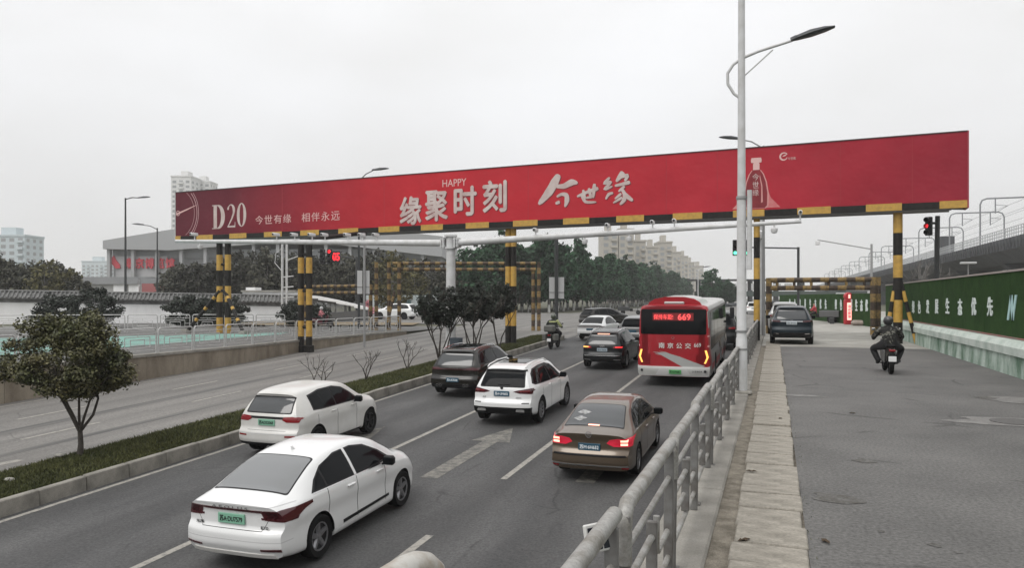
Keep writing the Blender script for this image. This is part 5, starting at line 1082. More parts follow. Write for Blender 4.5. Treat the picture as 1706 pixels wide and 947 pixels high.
def crown_pts(clumps, per, rs):           # clumps: (centre, radius)
    C = []; N = []
    for c, r in clumps:
        d = rng.normal(0, 1, (per, 3)); d /= np.linalg.norm(d, axis=1)[:, None]; q = rng.uniform(.35, 1.08, per)[:, None]
        C.append(np.array(c)+d*q*r*np.array([1, 1, .8])); N.append(d)
    return np.concatenate(C), np.concatenate(N)
def dome(n, rx, ry, z0, z1, seed, cr=(.2, .34), flat=.35):
    rs = random.Random(seed); out = []; zc = z0+(z1-z0)*flat
    while len(out) < n:
        a = rs.uniform(0, 2*math.pi); w = rs.uniform(-1, 1); h = math.sqrt(1-w*w); q = rs.uniform(.5, 1)**.6
        z = zc+(w*q*(z1-zc) if w > 0 else w*q*(zc-z0)); j = rs.uniform(.82, 1.1); out.append(((rx*h*q*math.cos(a)*j, ry*h*q*math.sin(a)*j, z), rs.uniform(*cr)))
    return out
BARK = mat('bark', (.07, .06, .05), .9, c2=(.035, .03, .025), scale=12, bump=.4); BARKL = mat('pale_bark', (.17, .16, .15), .9, c2=(.09, .085, .08), scale=6); LIME = mat('lime_painted_trunk', (.5, .5, .48), .9)
LEAF = mat('dark_evergreen_leaf', (.058, .068, .028), .5, island=.75, spec=.35, c2=(.10, .088, .040), scale=1.2); LEAF2 = mat('blackish_leaf', (.028, .034, .026), .55, island=.6, spec=.3)
FOR = mat('forest_leaf', (.030, .072, .036), .7, island=.55, spec=.2, objrand=.4); FOR2 = mat('winter_leaf', (.056, .056, .042), .75, island=.55, spec=.2, objrand=.4); FOR3 = mat('willow_leaf', (.095, .088, .04), .75, island=.4, spec=.2)
def branches(mb, p, d, L_, r, depth, rs, targets=None):
    q = p+d*L_; mid = p+d*L_*.5+Vector((rs.uniform(-.08, .08), rs.uniform(-.08, .08), 0))*L_
    mb.tube([p, mid, q], [r, r*.85, r*.68], 6 if r > .02 else 4)
    if depth == 0: return
    for k in range(rs.choice((2, 2, 3))):
        v = (d+Vector((rs.uniform(-.75, .75), rs.uniform(-.75, .75), rs.uniform(-.1, .5)))).normalized(); branches(mb, q, v, L_*rs.uniform(.55, .85), r*.62, depth-1, rs)
def stems(mb, n, h, spread, r, rs, fork=.0, depth=2):
    for k in range(n):
        a = 2*math.pi*(k+rs.uniform(-.25, .25))/n; d = Vector((math.cos(a)*spread, math.sin(a)*spread, 1)).normalized(); branches(mb, Vector((0, 0, fork)), d, h, r, depth, rs)
def small_tree(label, loc, cl, per, size, m, trunk, seed, name='evergreen_tree', group=None, cat='tree'):
    o = thing(name, label, cat, loc, 0, group); C, N = crown_pts(cl, per, seed); link('crown', leafmesh('crown', C, N, size, m), o); trunk.obj('trunk', BARK, o, 50); return o
# single rounded tree in the median
rs = random.Random(3); mb = MB(); mb.tube([(0, 0, -.05), (.03, 0, .25), (-.02, .02, .55)], [.075, .055, .05], 9); stems(mb, 5, .8, .5, .034, rs, .5, 2)
tb = Vector((-14.0, 12.4, 0)); tb.x = tb.y*ray(133).x/ray(133).y; zt7 = zr(12.4)+.24
small_tree('rounded evergreen tree standing alone in the grass median', (tb.x, tb.y, zt7), [((c[0]-.3, c[1], c[2]), r) for c, r in dome(150, 1.32, 1.32, 1.32, 3.12, 4, (.15, .30), .34)], 270, .035, LEAF, mb, 1)
# dark median trees by the gantry
for i, (px, yy, rx, zt8, lab) in enumerate(((733, 29.6, 1.05, 3.4, 'dark many-stemmed median tree beside the control cabinet'), (789, 32.9, 1.0, 3.5, 'dark many-stemmed median tree just behind the gantry post'), (832, 36.0, .85, 3.4, 'dark slim median tree before the double striped post'))):
    p = on_y(px, 500, yy); rs = random.Random(20+i); mb = MB(); stems(mb, 6 if i < 2 else 3, 1.5, .34, .04, rs, 0, 2)
    small_tree(lab, (p.x, yy, zr(yy)+.24), dome(75, rx, rx, 1.75, zt8, 30+i, (.16, .3), .4), 95, .065, LEAF2, mb, 2+i)
# bare shrubs
for i, (px, py, h, lab) in enumerate(((533, 640, .5, 'leafless young shrub behind the white hatchback'), (610, 622, .48, 'leafless forked shrub in the median grass'), (679, 603, .55, 'taller leafless shrub near the dark car'))):
    p = onroad(px, py); p.x = max(XM0+.4, min(XM1-.5, p.x)); yy = p.x*ray(px).y/ray(px).x; rs = random.Random(50+i); mb = MB(); stems(mb, 3, h, .45, .028, rs, 0, 3)
    o = thing('bare_shrub', lab, 'shrub', (p.x, yy, zr(yy)+.2)); mb.obj('branches', BARK, o, 50)
# dark shrubs before the garden wall
for i, (px, d, rx, h) in enumerate(((92, 60, 1.7, 2.6), (152, 60, 2.2, 3.2), (312, 62, 1.8, 2.5), (366, 63, 2.2, 2.6), (497, 64, 1.4, 2.2), (525, 66, 1.2, 1.7))):
    p = deep(px, 520, d); mb = MB(); rs = random.Random(70+i); stems(mb, 3, .7, .5, .06, rs, 0, 1)
    small_tree(('dark low shrub left of the taller one by the garden wall', 'tallest dark shrub standing against the white garden wall', 'dark shrub left of the paired striped posts by the garden wall', 'dark broad shrub behind the splayed strut of the paired striped posts', 'dark rounded shrub at the right end of the garden wall', 'small dark shrub just past the end of the garden wall')[i], (p.x, p.y, zl(p.y)), dome(75, rx, rx, .15, h, 80+i, (.35, .5), .4), 90, .11, LEAF2, mb, 3, 'dark_shrub', 'shrubs before the garden wall', 'shrub')
# forest prototypes
def proto(seed, h, rx, m, per=26, n=110, size=.33, z0=.18, lime=True, bark=BARKL, cone=False):
    cl = dome(n, rx, rx, h*z0, h, seed, (rx*.2, rx*.36), .35)
    if cone: cl = [((c[0]*(1.25-c[2]/h*.95), c[1]*(1.25-c[2]/h*.95), c[2]), r*(1.15-.5*c[2]/h)) for c, r in cl]
    C, N = crown_pts(cl, per, seed); cm = leafmesh('crown', C, N, size, m); t = MB(); t.tube([(0, 0, -.2), (0, 0, 1.1), (0.05, 0, h*.45), (0, 0, h*.85)], [.2, .17, .12, .04], 8, mis=[1 if lime else 0, 0, 0])
    rs = random.Random(seed)
    for k in range(7): a = rs.uniform(0, 6.3); z = h*rs.uniform(.2, .6); t.tube([(0, 0, z), (math.cos(a)*rx*.6, math.sin(a)*rx*.6, z+rx*.7)], [.06, .02], 5)
    return cm, t.mesh('trunk', [bark, LIME], 50)
PA = [proto(s, 11.5, 3.0, FOR, cone=(s == 2)) for s in (1, 2, 3)]; PB = [proto(s, 8.5, 2.6, FOR2, per=16, n=90, size=.3, lime=False, z0=.2) for s in (5, 6, 7)]; PW = [proto(9, 8.5, 3.0, FOR3, per=15, n=100, size=.28, lime=False, z0=.12)]
def plant(P, loc, s, label, group, name='tree'):
    cm, tm = random.choice(P); o = thing(name, label, 'tree', loc, random.uniform(0, 6.3), group); o.scale = (s*random.uniform(.9, 1.1), s*random.uniform(.9, 1.1), s*random.uniform(.9, 1.1)); link('crown', cm, o); link('trunk', tm, o)
random.seed(5)
for row, (x0, n0) in enumerate(((-33.5, 44), (-38.5, 40), (-45, 34))):
    for i in range(n0):
        y = 112+i*5.2+row*4+random.uniform(-1, 1); plant(PA, (x0+random.uniform(-1, 1)-.012*(y-110), y, zr(y)-.05), random.uniform(.76, 1.12)*(1+.04*row), 'dark green roadside tree with lime-painted trunk beyond the crossing', 'wood along the far road')
for i in range(26):
    px = 880-i*10; d = 118+random.uniform(-4, 6); p = deep(px, 515, d); plant(PA if i < 12 else PB, (p.x, p.y, zr(100)-.05), random.uniform(.8, 1.0), 'dark tree on the far side of the crossing', 'trees facing the crossing')
for i in range(34):
    px = 285+i*11.5+random.uniform(-3, 3); d = 112+random.uniform(-6, 10); p = deep(px, 510, d); plant(PB, (p.x, p.y, -.1), random.uniform(.85, 1.08), 'grey-brown winter tree behind the garden wall', 'winter trees behind the garden wall')
for px, d, s in ((655, 96, .95), (690, 100, .8)): p = deep(px, 510, d); plant(PW, (p.x, p.y, -.1), s, 'yellowish willow behind the opposite road frame', 'willows')
for i in range(16):
    px = -25+i*11; d = 92+random.uniform(-4, 8); p = deep(px, 500, d); plant(PB if i % 3 else PW, (p.x, p.y, -.1), float(np.interp(px, [-30, 30, 100, 150], [.95, .82, .78, .5])), 'brownish tree beyond the garden wall at the far left', 'trees left of the hall')
for i in range(8):
    px = 1172+i*7; p = deep(px, 500, 190+random.uniform(-6, 6)); plant(PA, (p.x, p.y, -.1), float(np.interp(px, [1170, 1190, 1222], [.6, .82, .5]))*random.uniform(.92, 1.05), 'dark tree in the mound beside the far overpass', 'tree mound by the overpass')
for px, d in ((1528, 60), (1545, 64)):
    p = deep(px, 470, d); rs = random.Random(px); mb = MB(); stems(mb, 3, 1.9, .35, .07, rs, 0, 3); o = thing('bare_tree', 'leafless grey tree under the railway viaduct', 'tree', (p.x, p.y, 0), 0, 'bare trees by the viaduct'); mb.obj('branches', BARKL, o, 50)
# ------------------------------------------------------------------ vehicles
WHITE = mat('paint_white', (.70, .705, .70), .28, coat=.7); WHITE2 = mat('paint_dusty_white', (.63, .625, .605), .4, coat=.4, c2=(.54, .53, .50), scale=1.3); BLACKP = mat('paint_black', (.010, .009, .007), .2, coat=.35, spec=.35)
GOLD = mat('paint_bronze', (.115, .085, .058), .3, .45, coat=.8); GREYP = mat('paint_dark_grey', (.014, .015, .016), .25, .2, coat=.15, spec=.25); SILVP = mat('paint_silver', (.42, .42, .41), .3, .4, coat=.7); NAVY = mat('paint_navy', (.010, .018, .024), .25, .2, coat=.15, spec=.25)
GREYG = mat('sky_grey_rear_glass', (.13, .135, .138), .07, spec=.8, coat=.5)  # sky reflection and dim interior put into the grey base colour
def rt(B, root, t, x, z, w, h, m, off=.006, bold=.01, name='badge'):
    z *= B.k[2]; x *= B.k[0]; y = min(B.rear_y(x+dx, z) for dx in (-w/2, 0, w/2))-off-.006; return text(name, t, frame((x, y, z), (1,0,0), (0,0,1)), w, h, m, root, bold=bold, depth=.006)
def ex1(B, root, paint):
    lamp(B, root, [(.50, .90), (.54, .80), (.86, .77), (.86, .935), (.54, .94)], DREDL)
    B.patch('light_strip', 'R', [(-.52, .905), (.52, .905), (.52, .94), (-.52, .94)], DREDL, root, .004)
    rt(B, root, 'A E O L U S', 0, .962, .60, .032, mat('badge_grey', (.12, .12, .12), .4))
    rt(B, root, '东风', -.56, .70, .13, .045, INK); rt(B, root, 'E70', .55, .70, .12, .04, INK)
    lamp(B, root, [(.50, .375), (.80, .375), (.80, .415), (.50, .405)], DREDL, 'reflector'); B.patch('bumper_lip', 'R', [(-.72, .27), (.72, .27), (.68, .33), (-.68, .33)], WHITE2, root, .012)
    B.patch('bumper_crease_shade', 'R', [(-.84, .50), (.84, .50), (.84, .512), (-.84, .512)], mat('crease_shade_grey', (.5, .5, .5), .5), root, .001)  # flat grey strip painting the shade of a bumper crease
    B.patch('boot_edge_light_line', 'R', [(-.78, .985), (.78, .985), (.78, .993), (-.78, .993)], MATS['crease_shade_grey'], root, .002, nmin=-.1)  # light along the boot edge put in as a grey strip
    B.patch('boot_seam', 'R', [(-.50, .645), (.50, .645), (.50, .652), (-.50, .652)], SEAM, root, .002)
    for sg in (1, -1): B.patch('boot_seam', 'R', [(sg*.50, .645), (sg*.507, .645), (sg*.60, .80), (sg*.593, .80)], SEAM, root, .002)
    for v in 'SZ':
        B.patch('side_moulding', v, [(1.62, .335), (3.1, .365), (3.1, .405), (1.62, .385)], TRIM, root, .012); B.patch('tail_light_side', v, [(.06, .80), (.17, .82), (.19, .935), (.06, .935)], DREDL, root, .006)
        B.patch('chrome_belt', v, [(.86, .985), (3.25, .95), (3.25, .964), (.86, .999)], CHROME, root, .006)
        B.patch('sill_crease_shade', v, [(1.35, .30), (3.25, .30), (3.25, .308), (1.35, .308)], MATS['crease_shade_grey'], root, .002)  # sill crease is only its shade, painted as a thin grey line
        B.patch('window_pillar', v, [(2.03, .985), (2.09, .985), (2.06, 1.40), (2.0, 1.40)], WHITE, root, .007)
    MB().tube([(0, 1.55*B.k[1], B.top_at(1.55)-.01), (0, 1.50*B.k[1], B.top_at(1.55)+.05)], [.03, .012], 8).obj('roof_fin', paint, root)
car('white_sedan', 'clean white electric sedan with green plate in the middle lane', SEDAN, -6.99, 8.38, 0, WHITE, (.965, .945, .965), 1.35, 2, ALLOY, GREYG, '苏A·DU7579', PGREEN, INK, .79, extras=ex1)
def ex2(B, root, paint):
    lamp(B, root, [(.44, .97), (.56, .915), (.84, .91), (.86, 1.02), (.70, 1.05), (.48, 1.04)], REDL); B.patch('garnish', 'R', [(-.5, .985), (.5, .985), (.5, 1.04), (-.5, 1.04)], TRIM, root, .005)
    B.patch('lower_bumper', 'R', [(-.84, .33), (.84, .33), (.82, .40), (-.82, .40)], TRIM, root, .006); B.patch('bumper_crease_shade', 'R', [(-.84, .615), (.84, .615), (.84, .63), (-.84, .63)], MATS['crease_shade_grey'], root, .002); lamp(B, root, [(.55, .56), (.8, .56), (.8, .60), (.55, .60)], REDL, 'reflector')  # bumper crease shade painted on as a grey strip
    for v in 'SZ':
        B.patch('tail_light_side', v, [(.16, .94), (.42, 1.0), (.25, 1.04), (.18, 1.04)], REDL, root, .006)
        for c in B.wh:
            k = c/B.k[1]; pass
    B.patch('hatch_seam', 'R', [(-.55, .70), (.55, .70), (.55, .707), (-.55, .707)], SEAM, root, .002)
car('white_crossover', 'dusty white small crossover with green plate beside the kerb', SUV, -10.72, 14.0, 0, WHITE2, (.92, .845, .905), 1.2, 0, DALLOY, MATS['car_glass'], '苏AD52068', PGREEN, INK, .90, extras=ex2, rearwin=[(-.66,1.11),(.66,1.11),(.60,1.50),(-.60,1.50)], side=dict(trim=[(.83,1.12),(.84,1.49),(1.4,1.575),(2.1,1.575),(2.5,1.50),(2.85,1.32),(3.2,1.075),(1.2,1.10)], wins=[[(.88,1.145),(.89,1.46),(1.4,1.545),(1.88,1.548),(1.9,1.115)], [(1.95,1.11),(1.93,1.545),(2.1,1.54),(2.46,1.47),(2.8,1.30),(3.06,1.10)]], seams=[.98, 1.93, 2.95]))
def rails(B, root, m):
    for sg in (1, -1):
        pts = [(sg*(float(B.wr(y*B.k[1]))-.03), y*B.k[1], B.top_at(y*B.k[1])+dz) for y, dz in ((.55, -.04), (.7, .0), (1.4, .03), (2.2, .02), (2.5, -.05))]; MB().tube(pts, .018, 6).obj('roof_rail', m, root, 50)
def ex3(B, root, paint):
    lamp(B, root, [(.42, .955), (.84, .94), (.86, 1.02), (.62, 1.045), (.44, 1.0)], DREDL); B.patch('light_strip', 'R', [(-.46, .965), (.46, .965), (.46, .99), (-.46, .99)], DREDL, root, .004); rails(B, root, CHROME)
    rt(B, root, 'PORSCHE', 0, 1.015, .34, .03, CHROME); B.patch('lower_bumper', 'R', [(-.8, .33), (.8, .33), (.8, .47), (-.8, .47)], TRIM, root, .006)
    for sg in (1, -1):
        for dx in (.42, .54): MB().lathe([(.045, -.06), (.045, .05), (.035, .05), (.035, -.06)], (sg*dx, B.rear_y(.4, .45)-.0, .42), 'y', 12, closed=True).obj('exhaust', CHROME, root, 40)
    B.patch('sunroof', 'T', [(-.45, .95), (.45, .95), (.45, 2.3), (-.45, 2.3)], DGLASS, root, .004)
car('black_sports_suv', 'black sports SUV with chrome roof rails against the kerb', SUV, -10.1, 22.95, 0, BLACKP, (1.0, 1.0, .965), 1.0, 1, DALLOY, MATS['car_glass'], '苏A·R7D08', PBLUE, WINK, .62, extras=ex3)
def ex4(B, root, paint):
    lamp(B, root, [(.30, .97), (.52, .915), (.86, .90), (.86, 1.045), (.62, 1.05), (.45, .995)], DREDL); lamp(B, root, [(.52, .965), (.80, .975), (.80, .995), (.52, .985)], REDL, 'light_bar', .011)
    B.patch('lower_bumper', 'R', [(-.84, .32), (.84, .32), (.86, .53), (-.86, .53)], TRIM, root, .006)
    for sg in (1, -1): MB().prism(rpoly([(-.13, -.035), (.13, -.035), (.11, .035), (-.11, .035)], .03), lambda p, t: (sg*.55+p[0], t, .435+p[1]), B.rear_y(.55, .43)-.035, B.rear_y(.55, .43)+.05).obj('exhaust', CHROME, root, 40)
    lamp(B, root, [(.60, .64), (.80, .64), (.80, .665), (.60, .665)], INK, 'reflector')
    MB().lathe([(.001, -.014), (.038, -.012), (.042, 0)], (0, B.rear_y(0, 1.02)-.012, 1.02), 'y', 16).obj('roundel', CAMB, root, 40)
    rt(B, root, 'xDrive', .5, .80, .16, .03, INK); rt(B, root, 'X3', -.52, .80, .1, .035, INK); rails(B, root, WHITE)
    B.patch('black_spoiler', 'R', [(-.62, 1.485), (.62, 1.485), (.60, 1.53), (-.60, 1.53)], TRIM, root, .008); B.patch('sunroof', 'T', [(-.42, 1.0), (.42, 1.0), (.44, 2.2), (-.44, 2.2)], DGLASS, root, .004)  # black spoiler strip, then the sunroof
    for v in 'SZ': B.patch('tail_light_side', v, [(.18, .94), (.46, 1.0), (.30, 1.05), (.2, 1.05)], DREDL, root, .006)
    o = MB().tube([(0, .5, B.rear_y(0, 1.12)-.03), (0, .5, 0)], .001, 3)
    MB().bbox(-.12, B.rear_y(0, 1.11)-.03, 1.095, .22, B.rear_y(0, 1.11)-.008, 1.115, .004).obj('wiper', TRIM, root)
car('white_suv', 'white SUV with dark red lamps and blue plate in the middle lane', SUV, -6.93, 18.95, 0, WHITE, (.965, .95, .965), 1.2, 1, ALLOY, DGLASS, '苏A·UM602', PBLUE, WINK, .90, extras=ex4)
def ex5(B, root, paint):
    lamp(B, root, [(.36, .83), (.50, .765), (.85, .765), (.85, .93), (.58, .93), (.42, .90)], mat('glowing_tail_lens', (.62, .02, .05), .15, coat=.5, emit=.25), inner=[[(.64, .86), (.78, .86), (.78, .905), (.64, .905)], [(.64, .79), (.78, .79), (.78, .835), (.64, .835)]], im=LIT)
    B.patch('bumper_line', 'R', [(-.78, .56), (.78, .56), (.74, .60), (-.74, .60)], TRIM, root, .004); B.patch('chrome_line', 'R', [(-.80, .36), (.80, .36), (.80, .385), (-.80, .385)], CHROME, root, .008); lamp(B, root, [(.66, .31), (.80, .31), (.80, .345), (.66, .345)], REDL, 'reflector')
    MB().lathe([(.06, -.006), (.06, .006), (.05, .006), (.05, -.006)], (0, B.rear_y(0, .97)-.015, .955), 'y', 20, closed=True).obj('emblem', CHROME, root, 40)
    text('emblem_letter', 'VW', frame((0, B.rear_y(0, .97)-.016, .955), (1,0,0), (0,0,1)), .07, .08, CHROME, root, bold=.0, depth=.004)
    y0 = .52*B.k[1]; B.patch('brake_light', 'T', [(-.12, .475), (.12, .475), (.12, .515), (-.12, .515)], LIT, root, .008)
    for pts in ([(-.50, .70), (-.34, .62), (-.20, .72), (-.36, .80)], [(-.46, .92), (-.28, .84), (-.14, .93), (-.34, 1.02)]): B.patch('paper_sticker', 'T', pts, mat('paper', (.42, .42, .42), .6, c2=(.12, .12, .12), scale=14), root, .008)
    for v in 'SZ': B.patch('tail_light_side', v, [(.08, .77), (.34, .80), (.24, .93), (.08, .93)], MATS['glowing_tail_lens'], root, .006); B.patch('chrome_belt', v, [(.85, .975), (3.2, .955), (3.2, .972), (.85, .992)], CHROME, root, .006)
car('bronze_sedan', 'bronze brown sedan with lit brake lamps and papers in its rear window', SEDAN, -3.38, 14.2, 0, GOLD, (.945, .975, .95), 1.3, 0, ALLOY, MATS['car_glass'], '苏M·6H652', PBLUE, WINK, .74, extras=ex5)
def ex6(B, root, paint):
    lamp(B, root, [(.46, .93), (.86, .92), (.86, 1.03), (.50, 1.02)], REDL, inner=[[(.56, .955), (.84, .955), (.84, .995), (.56, .99)]], im=LITR)
    B.patch('turn_lamp', 'R', [(-.86, .95), (-.60, .96), (-.60, 1.0), (-.86, 1.0)], AMB, root, .012); B.patch('brake_light', 'R', [(-.26, 1.515), (.26, 1.515), (.26, 1.545), (-.26, 1.545)], LIT, root, .014, nmin=-.2); rails(B, root, CHROME)
    B.patch('chrome_line', 'R', [(-.78, .60), (.78, .60), (.78, .62), (-.78, .62)], CHROME, root, .006); lamp(B, root, [(.5, .42), (.78, .42), (.78, .45), (.5, .45)], CHROME, 'reflector')
    for i in range(4): MB().tube([(-.075+i*.05+.026*math.cos(a), B.rear_y(0, 1.0)-.012, 1.0+.026*math.sin(a)) for a in np.linspace(0, 6.283, 13)], .005, 4).obj('emblem_ring', CHROME, root)
car('dark_grey_suv', 'dark grey SUV braking with an amber lamp behind the bus', SUV, -6.93, 31.5, 0, GREYP, (1.0, 1.0, .98), .9, 1, ALLOY, MATS['car_glass'], '苏A·7E630', mat('plate_pale_blue', (.35, .42, .47), .4), INK, .86, extras=ex6)
def exw(B, root, paint):
    B.patch('light_strip', 'R', [(-.84, .86), (.84, .86), (.84, .905), (-.84, .905)], DREDL, root, .006); B.patch('lower_bumper', 'R', [(-.7, .27), (.7, .27), (.6, .46), (-.6, .46)], TRIM, root, .006)
car('white_fastback', 'white fastback sedan waiting beyond the median end', SEDAN, -10.75, 45.4, -3, WHITE, (1.03, 1.02, .98), .7, 0, DALLOY, DGLASS, '', PBLUE, INK, .70, extras=exw, seams=False, rearwin=[(-.65,.36),(.65,.36),(.53,1.36),(-.53,1.36)])
car('black_hatchback', 'black car turning across the crossing beside the white fastback', SUV, -14.2, 58.0, -38, BLACKP, (.96, .95, .9), .6, 0, ALLOY, DGLASS, '', None, seams=False)
def exs(B, root, paint): lamp(B, root, [(.5, .93), (.84, .92), (.84, 1.02), (.52, 1.0)], REDL)
car('grey_suv', 'mid grey SUV ahead of the dark grey SUV', SUV, -7.6, 42.6, -2, mat('paint_mid_grey', (.16, .16, .16), .3, .4, coat=.5), (1, 1, .98), .7, 0, ALLOY, DGLASS, '', PBLUE, INK, .85, extras=exs, seams=False)
car('white_crossing_suv', 'white SUV driving across the far crossing under the frame', SUV, -35.0, 70.2, 90, WHITE, (1, 1, 1), .7, 0, DALLOY, DGLASS, '', None, seams=False, z=zr(70), slope=False)
p = at(1255, 524, zr(110)); car('white_far_car', 'small white car far along the road past the lamp pole', SUV, p.x, p.y, 4, WHITE, (1, 1, 1), .5, 0, DALLOY, DGLASS, '', PBLUE, INK, .8, extras=exs, seams=False)
def ex13(B, root, paint):
    lamp(B, root, [(.44, .96), (.86, .99), (.86, 1.05), (.50, 1.03)], DREDL); B.patch('garnish', 'R', [(-.5, .985), (.5, .985), (.5, 1.01), (-.5, 1.01)], CHROME, root, .005); rt(B, root, 'V', 0, 1.03, .1, .07, CHROME, bold=.02)
    B.patch('lower_bumper', 'R', [(-.84, .33), (.84, .33), (.8, .52), (-.8, .52)], TRIM, root, .006); lamp(B, root, [(.55, .45), (.75, .47), (.75, .5), (.55, .48)], CHROME, 'chrome_fin')
sx = at(1319, 575, 0); car('navy_suv', 'dark blue SUV driving up the side road under the billboard', SUV, sx.x+.0, sx.y-.1, 0, NAVY, (.99, 1.0, 1.05), 1.0, 0, DALLOY, MATS['car_glass'], '苏A·8M703', mat('plate_pale', (.5, .55, .58), .4), INK, .93, extras=ex13, z=.003, slope=False)
car('silver_van', 'silver car directly ahead of the dark blue SUV', SUV, sx.x-.15, sx.y+9.5, 0, SILVP, (1.0, 1.05, 1.12), .6, 0, DALLOY, DGLASS, '', PBLUE, INK, .9, extras=exs, seams=False, z=.003, slope=False)
# ---------------------------------------------------------------- bus
BUS = dict(L=10.3, r=.48, wheels=(2.7, 7.9), Lr=.7, Lf=.7, pr=.13, pf=.25, crease=0, rr=.13, tuck=.06, arch=1.12, top=[(0, 2.86), (.4, 2.93), (9.8, 2.93), (10.3, 2.85)], belt=[(0, 1.15), (10.3, 1.15)], hw=[(0, 1.27), (.4, 1.3), (9.9, 1.3), (10.3, 1.25)], wr=[(0, 1.18), (.5, 1.22), (9.8, 1.22), (10.3, 1.15)],
    bot=[(0, .36), (1, .30), (10.3, .30)], rear=[(.3, .06), (.62, .0), (.72, .03), (2.0, .06), (2.8, .13), (2.95, .16)], front=[(.3, .05), (1, 0), (2.9, .25)])
BRED = mat('bus_red', (.33, .012, .02), .35, coat=.3, c2=(.27, .01, .016), scale=1, spec=.3); BWH = mat('bus_white', (.50, .50, .49), .35, coat=.3, c2=(.40, .40, .38), scale=.8); BGR = mat('bus_grey_band', (.33, .33, .32), .4)
bus = thing('city_bus', 'red and white city bus seen from behind in the right lane', 'bus', (-3.42, 27.35, zr(29)), R(0)); bus.rotation_euler[0] = math.atan(.028)
B = Body(BUS, 1, 1, 1, 1.2); B.me.materials.append(BWH); B.me.materials.append(TRIM); link('body', B.me, bus)
rear = B.patch('rear_panel', 'R', [(-1.32, .66), (-1.15, .78), (1.32, .78)][0:0] or [(-1.31, .74), (-.95, .66), (.95, .66), (1.31, .74), (1.31, 2.92), (-1.31, 2.92)], BRED, bus, .004, nmin=.25)
for v in 'SZ': B.patch('rear_quarter', v, [(.0, .74), (.75, .74), (.5, 2.1), (.0, 2.1)], BRED, bus, .004)
B.patch('roof_edge', 'T', [(-1.25, 0), (1.25, 0), (1.25, .55), (-1.25, .55)], BRED, bus, .004)
B.patch('rear_window', 'R', rpoly([(-1.16, 1.86), (1.16, 1.86), (1.16, 2.76), (-1.16, 2.76)], .06), mat('bus_glass', (.006, .006, .007), .06, spec=.15), bus, .010)
B.patch('inner_window', 'R', rpoly([(-1.0, 2.02), (.98, 2.02), (.98, 2.28), (-1.0, 2.28)], .05), DGLASS, bus, .013)
LED = mat('led_red', (1, .10, .10), .4, emit=1.0); LEDH = mat('led_board', (.16, .01, .012), .5, emit=.25)
zl_ = 2.49; yl = B.rear_y(0, zl_)-.02; brd = MB().box(-.72, yl-.004, zl_-.13, .72, yl+.02, zl_+.14).obj('display_board', LEDH, bus)
text('led_text', '保持车距!', frame((-.34, yl-.008, zl_), (1,0,0), (0,0,1)), .70, .19, LED, brd, bold=.004, depth=.004); text('led_number', '669', frame((.40, yl-.008, zl_), (1,0,0), (0,0,1)), .46, .22, LED, brd, bold=.02, depth=.004)
WT = mat('bus_lettering', (.62, .60, .58), .5)
for i, ch in enumerate('南京公交'): text('lettering', ch, frame((-.40+i*.31, B.rear_y(0, 1.48)-.014, 1.46), (1,0,0), (0,0,1)), .21, .2, WT, bus, bold=.015, depth=.004)
text('route_number', '669', frame((.86, B.rear_y(.8, 1.5)-.02, 1.49), (1,0,0), (0,0,1)), .24, .15, WT, bus, bold=.01, depth=.004)
B.patch('painted_ribbon', 'R', [(-.55, 1.18), (-.1, 1.16), (.25, 1.06), (1.12, .74), (1.0, .69), (.35, .69)], BGR, bus, .008)
for i, (a, b) in enumerate((((-.72, 1.22), (-.2, 1.19)), ((-.66, 1.16), (-.3, 1.13)), ((-.5, 1.25), (-.25, 1.22)))): B.patch('ribbon_stroke', 'R', [a, b, (b[0]+.15, b[1]-.06), (a[0]+.1, a[1]-.03)], BGR, bus, .009)
for sg in (1, -1):
    B.patch('rear_light', 'R', [(sg*1.10, 1.30), (sg*1.17, 1.30), (sg*1.24, 1.05), (sg*1.17, 1.03)], AMB, bus, .012); B.patch('rear_light', 'R', [(sg*1.17, 1.05), (sg*1.24, 1.07), (sg*1.14, .83), (sg*1.08, .83)], AMB, bus, .013)
    MB().lathe([(.05, 0), (.045, -.02), (.001, -.02)], (sg*1.12, B.rear_y(1.1, .55)-.006, .55), 'y', 12).obj('fog_lamp', CAMB, bus, 40)
    for z in (1.78, 1.42): B.patch('marker', 'R', [(sg*1.2, z), (sg*1.27, z), (sg*1.27, z+.05), (sg*1.2, z+.05)], PINK, bus, .01)
B.patch('bumper', 'R', [(-1.31, .34), (1.31, .34), (1.31, .70), (-1.31, .70)], BWH, bus, .014); B.patch('plate_recess', 'R', [(-.62, .40), (.62, .40), (.48, .63), (-.48, .63)], mat('bus_recess', (.5, .5, .49), .4), bus, .018)
plate(bus, .08, B.rear_y(0, .52)-.03, .52, '苏A07968D', mat('bus_plate', (.08, .32, .10), .4), INK, .44, .15); text('fleet_number', 'J-5404', frame((.85, B.rear_y(.8, .52)-.025, .54), (1,0,0), (0,0,1)), .34, .07, INK, bus, bold=.005, depth=.003)
MB().lathe([(.05, -.004), (.05, .004), (.04, .004), (.04, -.004)], (0, B.rear_y(0, 1.74)-.012, 1.74), 'y', 16, closed=True).obj('emblem', CHROME, bus, 40)
hp = [(-.98, 2.86), (-.9, 3.0), (-.7, 3.12), (-.35, 3.19), (.35, 3.19), (.7, 3.12), (.9, 3.0), (.98, 2.86)]
MB().prism(hp, lambda p, t: (p[0], t, p[1]), .55, 3.4).obj('roof_unit', BWH, bus, 40); MB().prism([(a*1.004, b+.006) for a, b in hp], lambda p, t: (p[0], t, p[1]), .50, .75).obj('roof_unit_face', BRED, bus, 40); MB().bbox(-.36, .40, 2.93, .36, .56, 3.03, .03).obj('roof_grille', BWH, bus)
